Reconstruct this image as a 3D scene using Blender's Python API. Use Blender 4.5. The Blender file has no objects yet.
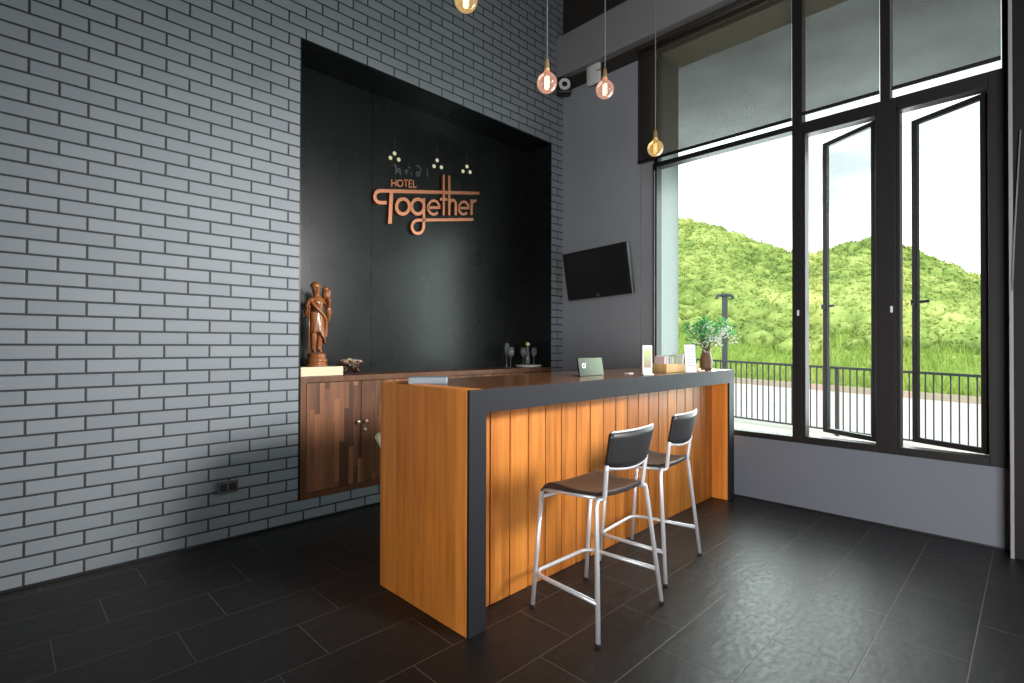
import bpy, bmesh, math, random
from mathutils import Vector, Matrix, noise
random.seed(7)
PI = math.pi
scene = bpy.context.scene
COL = scene.collection

# ------------------------------------------------------------------ helpers
def obj(name, bm, mat=None, parent=None, smooth=False, loc=None):
    me = bpy.data.meshes.new(name)
    bmesh.ops.recalc_face_normals(bm, faces=bm.faces[:])
    bm.to_mesh(me); bm.free()
    if smooth:
        for p in me.polygons: p.use_smooth = True
    o = bpy.data.objects.new(name, me); COL.objects.link(o)
    if mat: me.materials.append(mat)
    if parent: o.parent = parent
    if loc: o.location = loc
    return o
def tag(o, label, cat, group=None, kind=None):
    o['label'] = label; o['category'] = cat
    if group: o['group'] = group
    if kind: o['kind'] = kind
    return o
def thing(name, label, cat, loc=(0, 0, 0), rotz=0.0, group=None):
    o = bpy.data.objects.new(name, None); COL.objects.link(o)
    o.empty_display_size = .1
    o.location = loc; o.rotation_euler = (0, 0, rotz)
    return tag(o, label, cat, group)
def struct(name, bm, mat, parent=None, smooth=False):
    o = obj(name, bm, mat, parent, smooth)
    if parent is None: o['kind'] = 'structure'
    return o
def copy_tree(o, parent=None):
    c = o.copy(); COL.objects.link(c)
    if parent: c.parent = parent
    for ch in list(o.children): copy_tree(ch, c)
    return c
def NB(): return bmesh.new()
def box(bm, x0, x1, y0, y1, z0, z1, bev=0.0, M=None):
    t = bmesh.new()
    vs = [t.verts.new((x, y, z)) for x in (x0, x1) for y in (y0, y1) for z in (z0, z1)]
    for f in ((0,1,3,2),(4,6,7,5),(0,4,5,1),(2,3,7,6),(0,2,6,4),(1,5,7,3)):
        t.faces.new([vs[i] for i in f])
    bmesh.ops.recalc_face_normals(t, faces=t.faces[:])
    if bev > 0:
        bmesh.ops.bevel(t, geom=t.edges[:], offset=bev, segments=2, affect='EDGES', profile=.6)
    if M is not None: bmesh.ops.transform(t, matrix=M, verts=t.verts[:])
    merge(bm, t)
def merge(bm, t):
    me = bpy.data.meshes.new('tmp'); t.to_mesh(me); t.free()
    bm.from_mesh(me); bpy.data.meshes.remove(me)
def tube(bm, pts, r, seg=10, closed=False, caps=True):
    pts = [Vector(p) for p in pts]; n = len(pts)
    rs = r if isinstance(r, (list, tuple)) else [r]*n
    rings = []; prev = None
    for i, p in enumerate(pts):
        if closed: d = (pts[(i+1) % n]-pts[i-1])
        elif i == 0: d = pts[1]-pts[0]
        elif i == n-1: d = pts[-1]-pts[-2]
        else: d = (pts[i+1]-p).normalized()+(p-pts[i-1]).normalized()
        d.normalize()
        if prev is None:
            a = d.orthogonal().normalized()
        else:
            a = prev - d*prev.dot(d)
            if a.length < 1e-6: a = d.orthogonal()
            a.normalize()
        prev = a; b = d.cross(a)
        rings.append([bm.verts.new(p+(a*math.cos(2*PI*k/seg)+b*math.sin(2*PI*k/seg))*rs[i]) for k in range(seg)])
    m = n if closed else n-1
    for i in range(m):
        A, B = rings[i], rings[(i+1) % n]
        for k in range(seg):
            bm.faces.new((A[k], A[(k+1) % seg], B[(k+1) % seg], B[k]))
    if caps and not closed:
        bm.faces.new(rings[0][::-1]); bm.faces.new(rings[-1])
def smooth_path(pts, it=2):
    pts = [Vector(p) for p in pts]
    for _ in range(it):
        q = [pts[0]]
        for a, b in zip(pts, pts[1:]):
            q += [a*.75+b*.25, a*.25+b*.75]
        q.append(pts[-1]); pts = q
    return pts
def round_path(pts, r, n=6):
    """polyline with rounded corners"""
    pts = [Vector(p) for p in pts]; out = [pts[0]]
    for a, b, c in zip(pts, pts[1:], pts[2:]):
        d1 = (a-b); d2 = (c-b)
        rr = min(r, d1.length*.49, d2.length*.49)
        p0 = b+d1.normalized()*rr; p2 = b+d2.normalized()*rr
        for k in range(n+1):
            t = k/n
            out.append(p0*(1-t)**2+b*2*t*(1-t)+p2*t*t)
    out.append(pts[-1]); return out
def lathe(bm, prof, seg=24, c=(0, 0, 0)):
    rings = []
    for r, z in prof:
        if r < 1e-5: rings.append([bm.verts.new((c[0], c[1], c[2]+z))])
        else: rings.append([bm.verts.new((c[0]+r*math.cos(2*PI*k/seg), c[1]+r*math.sin(2*PI*k/seg), c[2]+z)) for k in range(seg)])
    for A, B in zip(rings, rings[1:]):
        for k in range(seg):
            k2 = (k+1) % seg
            if len(A) == 1 and len(B) == 1: continue
            if len(A) == 1: bm.faces.new((A[0], B[k2], B[k]))
            elif len(B) == 1: bm.faces.new((A[k], A[k2], B[0]))
            else: bm.faces.new((A[k], A[k2], B[k2], B[k]))
def ball(bm, c, r, sub=2, sc=(1, 1, 1), M=None):
    t = bmesh.new(); bmesh.ops.create_icosphere(t, subdivisions=sub, radius=1)
    for v in t.verts: v.co = Vector((v.co.x*r*sc[0], v.co.y*r*sc[1], v.co.z*r*sc[2]))
    if M is not None: bmesh.ops.transform(t, matrix=M, verts=t.verts[:])
    bmesh.ops.translate(t, vec=Vector(c), verts=t.verts[:])
    merge(bm, t)
def ribbon(bm, pts, w, y0, y1, closed=False, fz=lambda x, t: (x, t)):
    """flat stroke in the xz plane with rectangular section, extruded from y0 to y1"""
    P = [Vector((p[0], p[1])) for p in pts]; n = len(P); L = []; R = []
    for i, p in enumerate(P):
        if closed: a, b = P[i-1], P[(i+1) % n]
        else: a, b = P[max(i-1, 0)], P[min(i+1, n-1)]
        d1 = (p-a).normalized() if (p-a).length > 1e-9 else (b-p).normalized()
        d2 = (b-p).normalized() if (b-p).length > 1e-9 else d1
        d = (d1+d2).normalized(); nrm = Vector((-d.y, d.x))
        k = 1/max(.6, nrm.dot(Vector((-d1.y, d1.x))))
        L.append(p+nrm*w/2*k); R.append(p-nrm*w/2*k)
    def V(q, y):
        x, z = fz(q.x, q.y); return bm.verts.new((x, y, z))
    q = [(V(l, y0), V(r, y0), V(r, y1), V(l, y1)) for l, r in zip(L, R)]
    m = n if closed else n-1
    for i in range(m):
        A, B = q[i], q[(i+1) % n]
        for k in range(4):
            bm.faces.new((A[k], A[(k+1) % 4], B[(k+1) % 4], B[k]))
    if not closed:
        bm.faces.new(q[0][::-1]); bm.faces.new(q[-1])
def arc(cx, cz, r, a0, a1, n=24, rz=None):
    rz = rz or r
    return [(cx+r*math.cos(math.radians(a0+(a1-a0)*k/n)), cz+rz*math.sin(math.radians(a0+(a1-a0)*k/n))) for k in range(n+1)]

# ------------------------------------------------------------------ materials
class NT:
    def __init__(s, name):
        s.m = bpy.data.materials.new(name); s.m.use_nodes = True
        s.t = s.m.node_tree; s.t.nodes.clear()
        s.out = s.t.nodes.new('ShaderNodeOutputMaterial')
    def n(s, typ, **kw):
        nd = s.t.nodes.new(typ)
        for k, v in kw.items(): setattr(nd, k, v)
        return nd
    def set(s, inp, v):
        if hasattr(v, 'is_output') or isinstance(v, bpy.types.NodeSocket): s.t.links.new(v, inp)
        elif isinstance(v, (tuple, list)) and len(v) == 3 and inp.type == 'RGBA': inp.default_value = (*v, 1)
        else: inp.default_value = v
    def math(s, op, a, b=0.0, c=0.0, clamp=False):
        nd = s.n('ShaderNodeMath', operation=op, use_clamp=clamp)
        s.set(nd.inputs[0], a); s.set(nd.inputs[1], b)
        if op in ('SMOOTH_MIN', 'MULTIPLY_ADD', 'COMPARE'): s.set(nd.inputs[2], c)
        return nd.outputs[0]
    def xyz(s, kind='Object'):
        tc = s.n('ShaderNodeTexCoord'); sp = s.n('ShaderNodeSeparateXYZ')
        s.t.links.new(tc.outputs[kind], sp.inputs[0]); return tc.outputs[kind], sp.outputs
    def comb(s, x, y, z):
        nd = s.n('ShaderNodeCombineXYZ')
        for i, v in enumerate((x, y, z)): s.set(nd.inputs[i], v)
        return nd.outputs[0]
    def noise(s, vec, scale=5, detail=4, rough=.55, scl=None):
        if scl is not None:
            mp = s.n('ShaderNodeMapping'); s.set(mp.inputs['Vector'], vec); mp.inputs['Scale'].default_value = scl; vec = mp.outputs[0]
        nd = s.n('ShaderNodeTexNoise'); s.set(nd.inputs['Vector'], vec)
        nd.inputs['Scale'].default_value = scale; nd.inputs['Detail'].default_value = detail; nd.inputs['Roughness'].default_value = rough
        return nd.outputs[0]
    def white(s, vec):
        nd = s.n('ShaderNodeTexWhiteNoise', noise_dimensions='3D'); s.set(nd.inputs['Vector'], vec); return nd.outputs['Value']
    def ramp(s, f, stops):
        nd = s.n('ShaderNodeValToRGB'); s.set(nd.inputs[0], f); e = nd.color_ramp.elements
        while len(e) < len(stops): e.new(.5)
        for el, (p, c) in zip(e, stops): el.position = p; el.color = (*c, 1)
        return nd.outputs[0]
    def mix(s, f, a, b, blend='MIX'):
        nd = s.n('ShaderNodeMix', data_type='RGBA', blend_type=blend)
        s.set(nd.inputs[0], f); s.set(nd.inputs[6], a); s.set(nd.inputs[7], b); return nd.outputs[2]
    def mapr(s, v, a, b, c=0., d=1., smooth=False):
        nd = s.n('ShaderNodeMapRange', interpolation_type='SMOOTHSTEP' if smooth else 'LINEAR')
        s.set(nd.inputs[0], v)
        for i, k in enumerate((a, b, c, d)): s.set(nd.inputs[i+1], k)
        return nd.outputs[0]
    def bump(s, h, st=.3, dist=.01):
        nd = s.n('ShaderNodeBump'); s.set(nd.inputs['Height'], h); nd.inputs['Strength'].default_value = st; nd.inputs['Distance'].default_value = dist
        return nd.outputs[0]
    def bsdf(s, color, rough=.5, metal=0., normal=None, spec=.5, **kw):
        b = s.n('ShaderNodeBsdfPrincipled'); s.set(b.inputs['Base Color'], color); s.set(b.inputs['Roughness'], rough)
        b.inputs['Metallic'].default_value = metal; b.inputs['Specular IOR Level'].default_value = spec
        if normal is not None: s.t.links.new(normal, b.inputs['Normal'])
        for k, v in kw.items(): s.set(b.inputs[k], v)
        s.t.links.new(b.outputs[0], s.out.inputs[0]); return b
    def surf(s, sh): s.t.links.new(sh, s.out.inputs[0])

def plain(name, color, rough=.5, metal=0., var=.06, scale=30, spec=.5, bump=0.0):
    k = NT(name); v, _ = k.xyz()
    n = k.noise(v, scale, 3)
    c = k.mix(n, tuple(x*(1-var) for x in color), tuple(min(1, x*(1+var)) for x in color))
    k.bsdf(c, rough, metal, k.bump(n, bump, .004) if bump else None, spec)
    return k.m
def wood(name, dark, light, board=None, axis=0, rough=.4, var=.5, grain=1.0, staves=None, coat=0.0, off=0.0):
    """vertical grain; board = board pitch along the axis, staves = stave length (butcher block)"""
    k = NT(name); v, s = k.xyz()
    a = s[axis]
    if board:
        col = k.math('FLOOR', k.math('DIVIDE', k.math('ADD', a, off), board))
        if staves:
            sh = k.math('MULTIPLY', k.white(k.comb(col, 3.3, 1.7)), staves)
            row = k.math('FLOOR', k.math('DIVIDE', k.math('ADD', s[2], sh), staves))
        else: row = 0.0
        rnd = k.white(k.comb(col, row, 5.0))
        offs = k.math('MULTIPLY', rnd, 37.0)
        vec = k.comb(k.math('ADD', s[0], offs), k.math('ADD', s[1], offs), k.math('ADD', s[2], offs))
    else: rnd = .5; vec = v
    n1 = k.noise(vec, 1.0, 5, .6, (28*grain, 28*grain, 1.6*grain))
    n2 = k.noise(vec, 1.0, 3, .6, (110*grain, 110*grain, 4*grain))
    n3 = k.noise(vec, 1.0, 2, .5, (5, 5, 2.2))
    f = k.math('ADD', k.math('MULTIPLY', n1, .62), k.math('MULTIPLY', n2, .18))
    f = k.math('ADD', f, k.math('MULTIPLY', n3, .25))
    if board: f = k.math('ADD', f, k.math('MULTIPLY', k.math('SUBTRACT', rnd, .5), var))
    f = k.mapr(f, .3, .78)
    c = k.mix(f, dark, light)
    b = k.bsdf(c, k.mapr(n1, .3, .7, rough-.05, rough+.08), 0., k.bump(n2, .12, .003), .35)
    if coat: b.inputs['Coat Weight'].default_value = coat; b.inputs['Coat Roughness'].default_value = .15
    return k.m

def mat_brick():
    k = NT('grey_brick'); v, s = k.xyz()
    H, W = .0786, .2435
    zz = k.math('DIVIDE', s[2], H); row = k.math('FLOOR', zz); fz = k.math('FRACT', zz)
    par = k.math('FLOORED_MODULO', row, 2.0)
    u = k.math('ADD', k.math('DIVIDE', k.math('ADD', s[0], 3.5), W), k.math('ADD', k.math('MULTIPLY', par, .5), .5))
    colm = k.math('FLOOR', u); fx = k.math('FRACT', u)
    dx = k.math('MULTIPLY', k.math('MINIMUM', fx, k.math('SUBTRACT', 1., fx)), W)
    dz = k.math('MULTIPLY', k.math('MINIMUM', fz, k.math('SUBTRACT', 1., fz)), H)
    wob = k.math('MULTIPLY', k.math('SUBTRACT', k.noise(v, 60, 2), .5), .002)
    d = k.math('ADD', k.math('MINIMUM', dx, dz), wob)
    m = k.mapr(d, .0040, .0066, 0., 1., True)
    rnd = k.white(k.comb(colm, row, 1.0))
    n = k.noise(v, 1, 4, .6, (14, 14, 60))
    face = k.mix(k.math('ADD', k.math('MULTIPLY', rnd, .6), k.math('MULTIPLY', n, .4)), (.215, .238, .262), (.262, .287, .312))
    c = k.mix(m, (.030, .033, .039), face)
    h = k.math('ADD', k.mapr(d, .002, .009, 0., 1., True), k.math('MULTIPLY', n, .08))
    k.bsdf(c, .52, 0., k.bump(h, .55, .006), .4)
    return k.m
def mat_floor():
    k = NT('slate_tile'); v, s = k.xyz()
    P, L = .309, .6
    kk = k.math('DIVIDE', k.math('SUBTRACT', -.42, s[1]), P); row = k.math('FLOOR', kk); fy = k.math('FRACT', kk)
    u = k.math('DIVIDE', k.math('ADD', k.math('ADD', s[0], 4.09), k.math('MULTIPLY', row, .2)), L)
    colm = k.math('FLOOR', u); fx = k.math('FRACT', u)
    dx = k.math('MULTIPLY', k.math('MINIMUM', fx, k.math('SUBTRACT', 1., fx)), L)
    dy = k.math('MULTIPLY', k.math('MINIMUM', fy, k.math('SUBTRACT', 1., fy)), P)
    d = k.math('MINIMUM', dx, dy); m = k.mapr(d, .0014, .0034, 0., 1., True)
    rnd = k.white(k.comb(colm, row, 2.0))
    off = k.math('MULTIPLY', rnd, 20.)
    vv = k.comb(k.math('ADD', s[0], off), k.math('ADD', s[1], off), 0.)
    n1 = k.noise(vv, 6, 3, .5, (1, 2.2, 1)); n2 = k.noise(vv, 26, 3, .5, (1, 1.8, 1))
    f = k.math('ADD', k.math('MULTIPLY', n1, .6), k.math('MULTIPLY', rnd, .4))
    tile = k.mix(f, (.013, .012, .0115), (.026, .0235, .022))
    c = k.mix(m, (.10, .088, .078), tile)
    h = k.math('ADD', k.math('MULTIPLY', n1, .8), k.math('MULTIPLY', n2, .20))
    h = k.math('ADD', h, k.math('MULTIPLY', m, .25))
    k.bsdf(c, k.mapr(n2, .3, .7, .34, .46), 0., k.bump(h, .25, .012), .24)
    return k.m
def mat_paint(name, c, rough=.6, scuff=False):
    k = NT(name); v, s = k.xyz()
    n = k.noise(v, 1.3, 4); n2 = k.noise(v, 160, 2)
    col = k.mix(n, tuple(x*.93 for x in c), tuple(x*1.07 for x in c))
    k.bsdf(col, rough, 0., k.bump(n2, .06, .002), .35)
    return k.m
def mat_glass(name, tint=(.90, .96, .94), refl=.06, body=0.0):
    k = NT(name); v, s = k.xyz()
    t = k.n('ShaderNodeBsdfTransparent'); t.inputs[0].default_value = (*tint, 1)
    g = k.n('ShaderNodeBsdfGlossy'); g.inputs['Roughness'].default_value = .02
    lw = k.n('ShaderNodeLayerWeight'); lw.inputs[0].default_value = .25
    f = k.math('MULTIPLY', lw.outputs['Fresnel'], refl*4, clamp=True)
    mx = k.n('ShaderNodeMixShader'); k.set(mx.inputs[0], f); k.set(mx.inputs[1], t.outputs[0]); k.set(mx.inputs[2], g.outputs[0])
    if body:
        d = k.n('ShaderNodeBsdfDiffuse'); d.inputs[0].default_value = (.85, .87, .88, 1); m2 = k.n('ShaderNodeMixShader'); m2.inputs[0].default_value = body  # white diffuse share stands in for highlights on the glass
        k.set(m2.inputs[1], mx.outputs[0]); k.set(m2.inputs[2], d.outputs[0]); mx = m2
    k.surf(mx.outputs[0]); return k.m
def mat_blind():
    k = NT('screen_fabric'); v, s = k.xyz()
    t = k.n('ShaderNodeBsdfTransparent'); n = k.noise(v, 2.0, 2)
    k.set(t.inputs[0], k.mix(n, (.135, .147, .152), (.145, .156, .161)))
    d = k.n('ShaderNodeBsdfDiffuse'); d.inputs[0].default_value = (.022, .018, .015, 1)
    tr = k.n('ShaderNodeBsdfTranslucent'); tr.inputs[0].default_value = (.03, .024, .018, 1)
    a = k.n('ShaderNodeAddShader'); k.set(a.inputs[0], t.outputs[0]); k.set(a.inputs[1], d.outputs[0])
    b = k.n('ShaderNodeAddShader'); k.set(b.inputs[0], a.outputs[0]); k.set(b.inputs[1], tr.outputs[0])
    k.surf(b.outputs[0]); return k.m
def mat_emit(name, c, st):
    k = NT(name); v, s = k.xyz(); n = k.noise(v, 40, 1)
    e = k.n('ShaderNodeEmission'); k.set(e.inputs[0], k.mix(n, c, tuple(min(1, x*1.05) for x in c))); e.inputs[1].default_value = st
    k.surf(e.outputs[0]); return k.m
def mat_bulb(name, tint, glow, st):
    k = NT(name); v, s = k.xyz()
    t = k.n('ShaderNodeBsdfTransparent'); t.inputs[0].default_value = (*tint, 1)
    g = k.n('ShaderNodeBsdfGlossy'); g.inputs['Roughness'].default_value = .05
    lw = k.n('ShaderNodeLayerWeight'); lw.inputs[0].default_value = .35
    f = k.math('ADD', k.math('MULTIPLY', lw.outputs['Fresnel'], .55), .04, clamp=True)
    mx = k.n('ShaderNodeMixShader'); k.set(mx.inputs[0], f); k.set(mx.inputs[1], t.outputs[0]); k.set(mx.inputs[2], g.outputs[0])
    e = k.n('ShaderNodeEmission'); n = k.noise(v, 25, 3)
    k.set(e.inputs[0], k.mix(n, tuple(x*.7 for x in glow), glow)); e.inputs[1].default_value = st
    a = k.n('ShaderNodeAddShader'); k.set(a.inputs[0], mx.outputs[0]); k.set(a.inputs[1], e.outputs[0])
    k.surf(a.outputs[0]); return k.m
def mat_leaf(name, stops, scale=.5, rough=.6, transl=.35):
    k = NT(name); v, s = k.xyz()
    n = k.math('ADD', k.math('MULTIPLY', k.noise(v, scale, 3), .55), k.math('MULTIPLY', k.noise(v, scale*8, 3, .65), .30)); n = k.math('ADD', n, k.math('MULTIPLY', k.noise(v, scale*38, 3, .7), .20))
    c = k.ramp(n, stops)
    d = k.n('ShaderNodeBsdfDiffuse'); k.set(d.inputs[0], c)
    t = k.n('ShaderNodeBsdfTranslucent'); k.set(t.inputs[0], c)
    mx = k.n('ShaderNodeMixShader'); mx.inputs[0].default_value = transl
    k.set(mx.inputs[1], d.outputs[0]); k.set(mx.inputs[2], t.outputs[0]); k.surf(mx.outputs[0]); return k.m
def mat_panel():
    k = NT('black_panel'); v, s = k.xyz()
    n = k.noise(v, 3, 3)
    k.bsdf(k.mix(n, (.0085, .0105, .0095), (.011, .0135, .012)), k.mapr(n, .3, .7, .26, .30), 0., None, .24)
    return k.m

M = {}
M['brick'] = mat_brick(); M['floor'] = mat_floor()
M['grey'] = mat_paint('grey_paint', (.285, .30, .325)); M['grey_low'] = mat_paint('slate_blue_paint', (.145, .160, .192))
M['dark'] = mat_paint('dark_paint', (.045, .043, .042)); M['beam'] = mat_paint('beam_paint', (.25, .25, .26))
M['brown_dark'] = mat_paint('dark_brown_paint', (.030, .025, .021))
M['panel'] = mat_panel()
M['frame'] = plain('bronze_aluminium', (.010, .009, .009), .55, .0, .06, 30, .25)
M['black'] = plain('black_plastic', (.012, .012, .013), .38)
M['screen'] = plain('dark_screen', (.008, .009, .009), .22)
M['seat'] = plain('dark_leatherette', (.030, .027, .025), .36, 0, .15, 60, .5, .1)
M['back'] = plain('black_back_plastic', (.016, .016, .018), .42)
M['steel'] = plain('silver_lacquer', (.66, .665, .70), .32, .4)
M['rubber'] = plain('black_rubber', (.01, .01, .01), .8)
M['trimgrey'] = plain('charcoal_laminate', (.0185, .019, .023), .6, 0, .08, 8, .15)
M['copper'] = plain('copper_metal', (.56, .22, .12), .38, .7, .12, 12)
M['white'] = plain('white_plastic', (.72, .72, .70), .45)
M['paper'] = plain('white_paper', (.80, .80, .80), .6)
M['cream'] = plain('cream_stone', (.78, .66, .44), .5)
M['greydecor'] = plain('dark_grey_lettering', (.055, .055, .058), .5)
M['brass'] = plain('brass', (.80, .55, .24), .35, .6)
M['knob'] = plain('pale_brass', (.72, .62, .45), .3, .8)
M['planks'] = wood('orange_planks', (.26, .074, .010), (.66, .245, .042), board=.1375, axis=0, rough=.42, var=.30, off=2.62)
M['endwood'] = wood('red_brown_veneer', (.52, .155, .024), (.95, .345, .062), board=.12, axis=1, rough=.38, var=.22, off=.03)
M['topwood'] = wood('counter_top_wood', (.15, .055, .022), (.28, .115, .046), board=.12, axis=1, rough=.18, var=.2, coat=.4)
M['block'] = wood('butcher_block', (.085, .036, .020), (.30, .125, .058), board=.038, axis=0, rough=.40, var=.6, staves=.62)
M['blockframe'] = wood('walnut_frame', (.075, .032, .017), (.21, .088, .042), rough=.36)
M['carved'] = wood('carved_rosewood', (.11, .030, .009), (.46, .165, .050), rough=.30, grain=1.5, coat=.4)
k = NT('dark_root_wood'); v, sx_ = k.xyz(); nn = k.noise(v, 32, 4)
f_ = k.math('ADD', k.math('MULTIPLY', k.mapr(sx_[2], .055, .105), .7), k.math('MULTIPLY', k.mapr(nn, .4, .62), .45))
k.bsdf(k.ramp(f_, [(.25, (.018, .007, .005)), (.6, (.14, .055, .03)), (.95, (.50, .42, .32))]), .3, 0., k.bump(nn, .8, .02)); M['darkcarved'] = k.m
M['palewood'] = wood('pale_tray_wood', (.62, .36, .13), (.85, .60, .30), rough=.5)
M['glass'] = mat_glass('window_glass'); M['clear'] = mat_glass('clear_glass', (.88, .90, .90), .42, .10)
M['blind'] = mat_blind()
M['extwhite'] = mat_paint('exterior_white', (.105, .12, .115)); M['eave'] = mat_paint('exterior_eave', (.30, .26, .21))
M['terrace'] = mat_paint('pale_terrace', (.66, .65, .62)); M['rail'] = plain('railing_paint', (.045, .047, .052), .45)
M['road'] = mat_paint('grey_asphalt', (.66, .61, .64)); M['kerb'] = mat_paint('orange_kerb', (.42, .34, .27))
M['lampgrey'] = plain('grey_lamp_paint', (.06, .07, .075), .5)

# ------------------------------------------------------------------ camera
F_PX = 521.05; YAW = math.radians(45.12); PITCH = math.radians(.466); ROLL = math.radians(.17)
CAMP = Vector((-4.472, -3.697, 1.26))
fw = Vector((math.cos(PITCH)*math.cos(YAW), math.cos(PITCH)*math.sin(YAW), math.sin(PITCH)))
rt = Vector((math.sin(YAW), -math.cos(YAW), 0)); up = rt.cross(fw)
r2 = rt*math.cos(ROLL)+up*math.sin(ROLL); u2 = -rt*math.sin(ROLL)+up*math.cos(ROLL)
cd = bpy.data.cameras.new('camera'); cam = bpy.data.objects.new('camera', cd); COL.objects.link(cam)
cd.sensor_fit = 'HORIZONTAL'; cd.sensor_width = 36; cd.lens = F_PX/1024*36; cd.clip_start = .05; cd.clip_end = 500
cam.matrix_world = Matrix(((r2.x, u2.x, -fw.x, CAMP.x), (r2.y, u2.y, -fw.y, CAMP.y), (r2.z, u2.z, -fw.z, CAMP.z), (0, 0, 0, 1)))
scene.camera = cam

# ------------------------------------------------------------------ room shell
XN, YB, HC = -8.0, -8.0, 5.3      # near wall x, back wall y, ceiling height
AX0, AX1, AZ0, AZ1, AD = -2.932, -.19, .15, 3.46, .35   # alcove in the brick wall
bm = NB(); box(bm, XN, 0, YB, 0, -.12, 0); struct('floor', bm, M['floor'])
bm = NB(); box(bm, XN, .3, YB, .5, HC, HC+.12); struct('ceiling', bm, M['dark'])
bm = NB()
box(bm, XN, AX0, 0, .5, 0, HC); box(bm, AX1, 0, 0, .5, 0, HC)
box(bm, AX0, AX1, 0, .5, AZ1, HC); box(bm, AX0, AX1, 0, .5, 0, AZ0)
struct('wall_left', bm, M['brick'])
# alcove lining: four black panels with fine seams, soffit and jambs
bm = NB()
seams = [AX0, -2.158, -.943, AX1]
for a, b in zip(seams, seams[1:]): box(bm, a+.0015, b-.0015, AD, AD+.02, AZ0, AZ1, .0015)
box(bm, AX0, AX0+.012, .002, AD, AZ0, AZ1); box(bm, AX1-.012, AX1, .002, AD, AZ0, AZ1)
box(bm, AX0+.012, AX1-.012, .002, AD, AZ1-.012, AZ1)
box(bm, AX0, AX1, AD+.021, AD+.14, AZ0, AZ1)
struct('wall_alcove', bm, M['panel'])
# window wall (x = 0): left strip, parapet, head
WY0, WY1, WZ0, WZ1 = -1.125, -3.59, .51, 4.25
bm = NB()
box(bm, 0, .2, -.975, .0, 0, HC); box(bm, .03, .2, WY0, -.975, 0, HC)
box(bm, .0, .2, -4.6, -.975, WZ1, HC); box(bm, 0, .2, YB, -7.7, 0, HC); box(bm, 0, .2, -7.7, -4.6, 4.7, HC); box(bm, .0, .2, -4.6, WY1, 0, WZ1)
struct('wall_right', bm, M['grey'])
bm = NB(); box(bm, 0, .2, WY1, -.975, 0, WZ0); struct('wall_parapet', bm, M['grey_low'])
bm = NB(); box(bm, -.12, 0, -4.6, -.001, 4.19, 4.63, .004); struct('ceiling_beam', bm, M['beam'])
bm = NB(); box(bm, -.004, 0, -4.6, -.001, 4.63, HC); struct('trim_1', bm, M['brown_dark'])
bm = NB(); box(bm, -.03, -.001, -3.59, -.001, 4.07, 4.19); struct('trim_2', bm, M['brown_dark'])
bm = NB(); box(bm, -.055, -.03, -3.58, -.99, 4.115, 4.150, .004); struct('trim_3', bm, plain('rail_metal', (.10, .085, .07), .4, .5))
# dark column right of the window with a pale edge strip
bm = NB(); box(bm, -.15, 0, -4.6, -3.60, 0, HC, .004); struct('trim_4', bm, plain('black_column_paint', (.008, .007, .007), .6, 0, .06, 30, .2))
bm = NB(); box(bm, -.158, -.146, -3.606, -3.588, 0, HC, .003); struct('trim_5', bm, plain('pale_edge_strip', (.22, .22, .215), .5))
bm = NB(); box(bm, -.012, 0, WY1, -.001, 0, .008); box(bm, XN, 0, -.012, 0, 0, .012); struct('baseboard_right', bm, M['black'])
bm = NB()
for y in (-4.63, -5.65, -6.67, -7.67): box(bm, .02, .08, y-.03, y+.03, 0, 4.7)
box(bm, .02, .08, -7.7, -4.6, 4.64, 4.7); box(bm, .02, .08, -7.7, -4.6, 0, .06)
struct('window_8', bm, M['frame'])
# rear walls: a wide shopfront opening behind the viewer and a near wall with an added opening
OX0, OX1, OZ1 = -3.6, -.5, 2.4
bm = NB()
box(bm, XN, OX0, YB-.2, YB, 0, HC); box(bm, OX1, .2, YB-.2, YB, 0, HC); box(bm, OX0, OX1, YB-.2, YB, OZ1, HC)
struct('wall_back', bm, M['grey'])
bm = NB(); box(bm, XN-.2, XN, YB-.2, -7.6, 0, HC); box(bm, XN-.2, XN, -4.9, .5, 0, HC); box(bm, XN-.2, XN, -7.6, -4.9, 2.4, HC)
struct('wall_near', bm, M['grey'])
bm = NB()
for y in (-7.57, -6.25, -4.93): box(bm, XN-.1, XN-.04, y-.03, y+.03, 0, 2.4)
box(bm, XN-.1, XN-.04, -7.6, -4.9, 2.34, 2.4); box(bm, XN-.1, XN-.04, -7.6, -4.9, 0, .06)
struct('window_9', bm, M['frame'])  # frame of the unseen near-side opening, added to let light in
bm = NB()
for x in (OX0+.03, -2.05, OX1-.03): box(bm, x-.03, x+.03, YB-.1, YB-.04, 0, OZ1)
box(bm, OX0, OX1, YB-.1, YB-.04, OZ1-.06, OZ1); box(bm, OX0, OX1, YB-.1, YB-.04, 0, .06)
struct('window_7', bm, M['frame'])

# ------------------------------------------------------------------ windows
def frame_root(name):
    o = bpy.data.objects.new(name, None); COL.objects.link(o); o['kind'] = 'structure'; o.empty_display_size = .1; return o
FX0, FX1 = -.022, .075
M1a, M1b, M2a, M2b, JA = -2.349, -2.421, -2.895, -3.017, -3.49
TZ0, TZ1 = 2.93, 3.005
w = frame_root('window_1'); bm = NB()
box(bm, FX0, FX1, -1.167, -1.125, WZ0, TZ1, .004); box(bm, FX0, FX1, M1b, M1a, WZ0, 4.25, .004)
box(bm, FX0, FX1, M1a, -1.167, TZ0+.03, TZ1, .004); box(bm, FX0, FX1, M1a, -1.167, WZ0, .555, .004)
box(bm, .0, FX1, -1.167, -1.125, TZ1, 4.25, .004)
obj('window_frame', bm, M['frame'], w)
bm = NB(); box(bm, -.028, -.022, -1.151, -1.141, .56, 2.93, .002); obj('frame_bead', bm, M['steel'], w)
bm = NB(); box(bm, .03, .036, M1a, -1.167, .555, TZ0+.03); obj('window_pane', bm, M['glass'], w)
bm = NB(); box(bm, FX0-.012, FX0, M1b+.02, M1b+.034, 1.50, 1.545, .003); obj('strike_plate', bm, M['white'], w)
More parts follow.
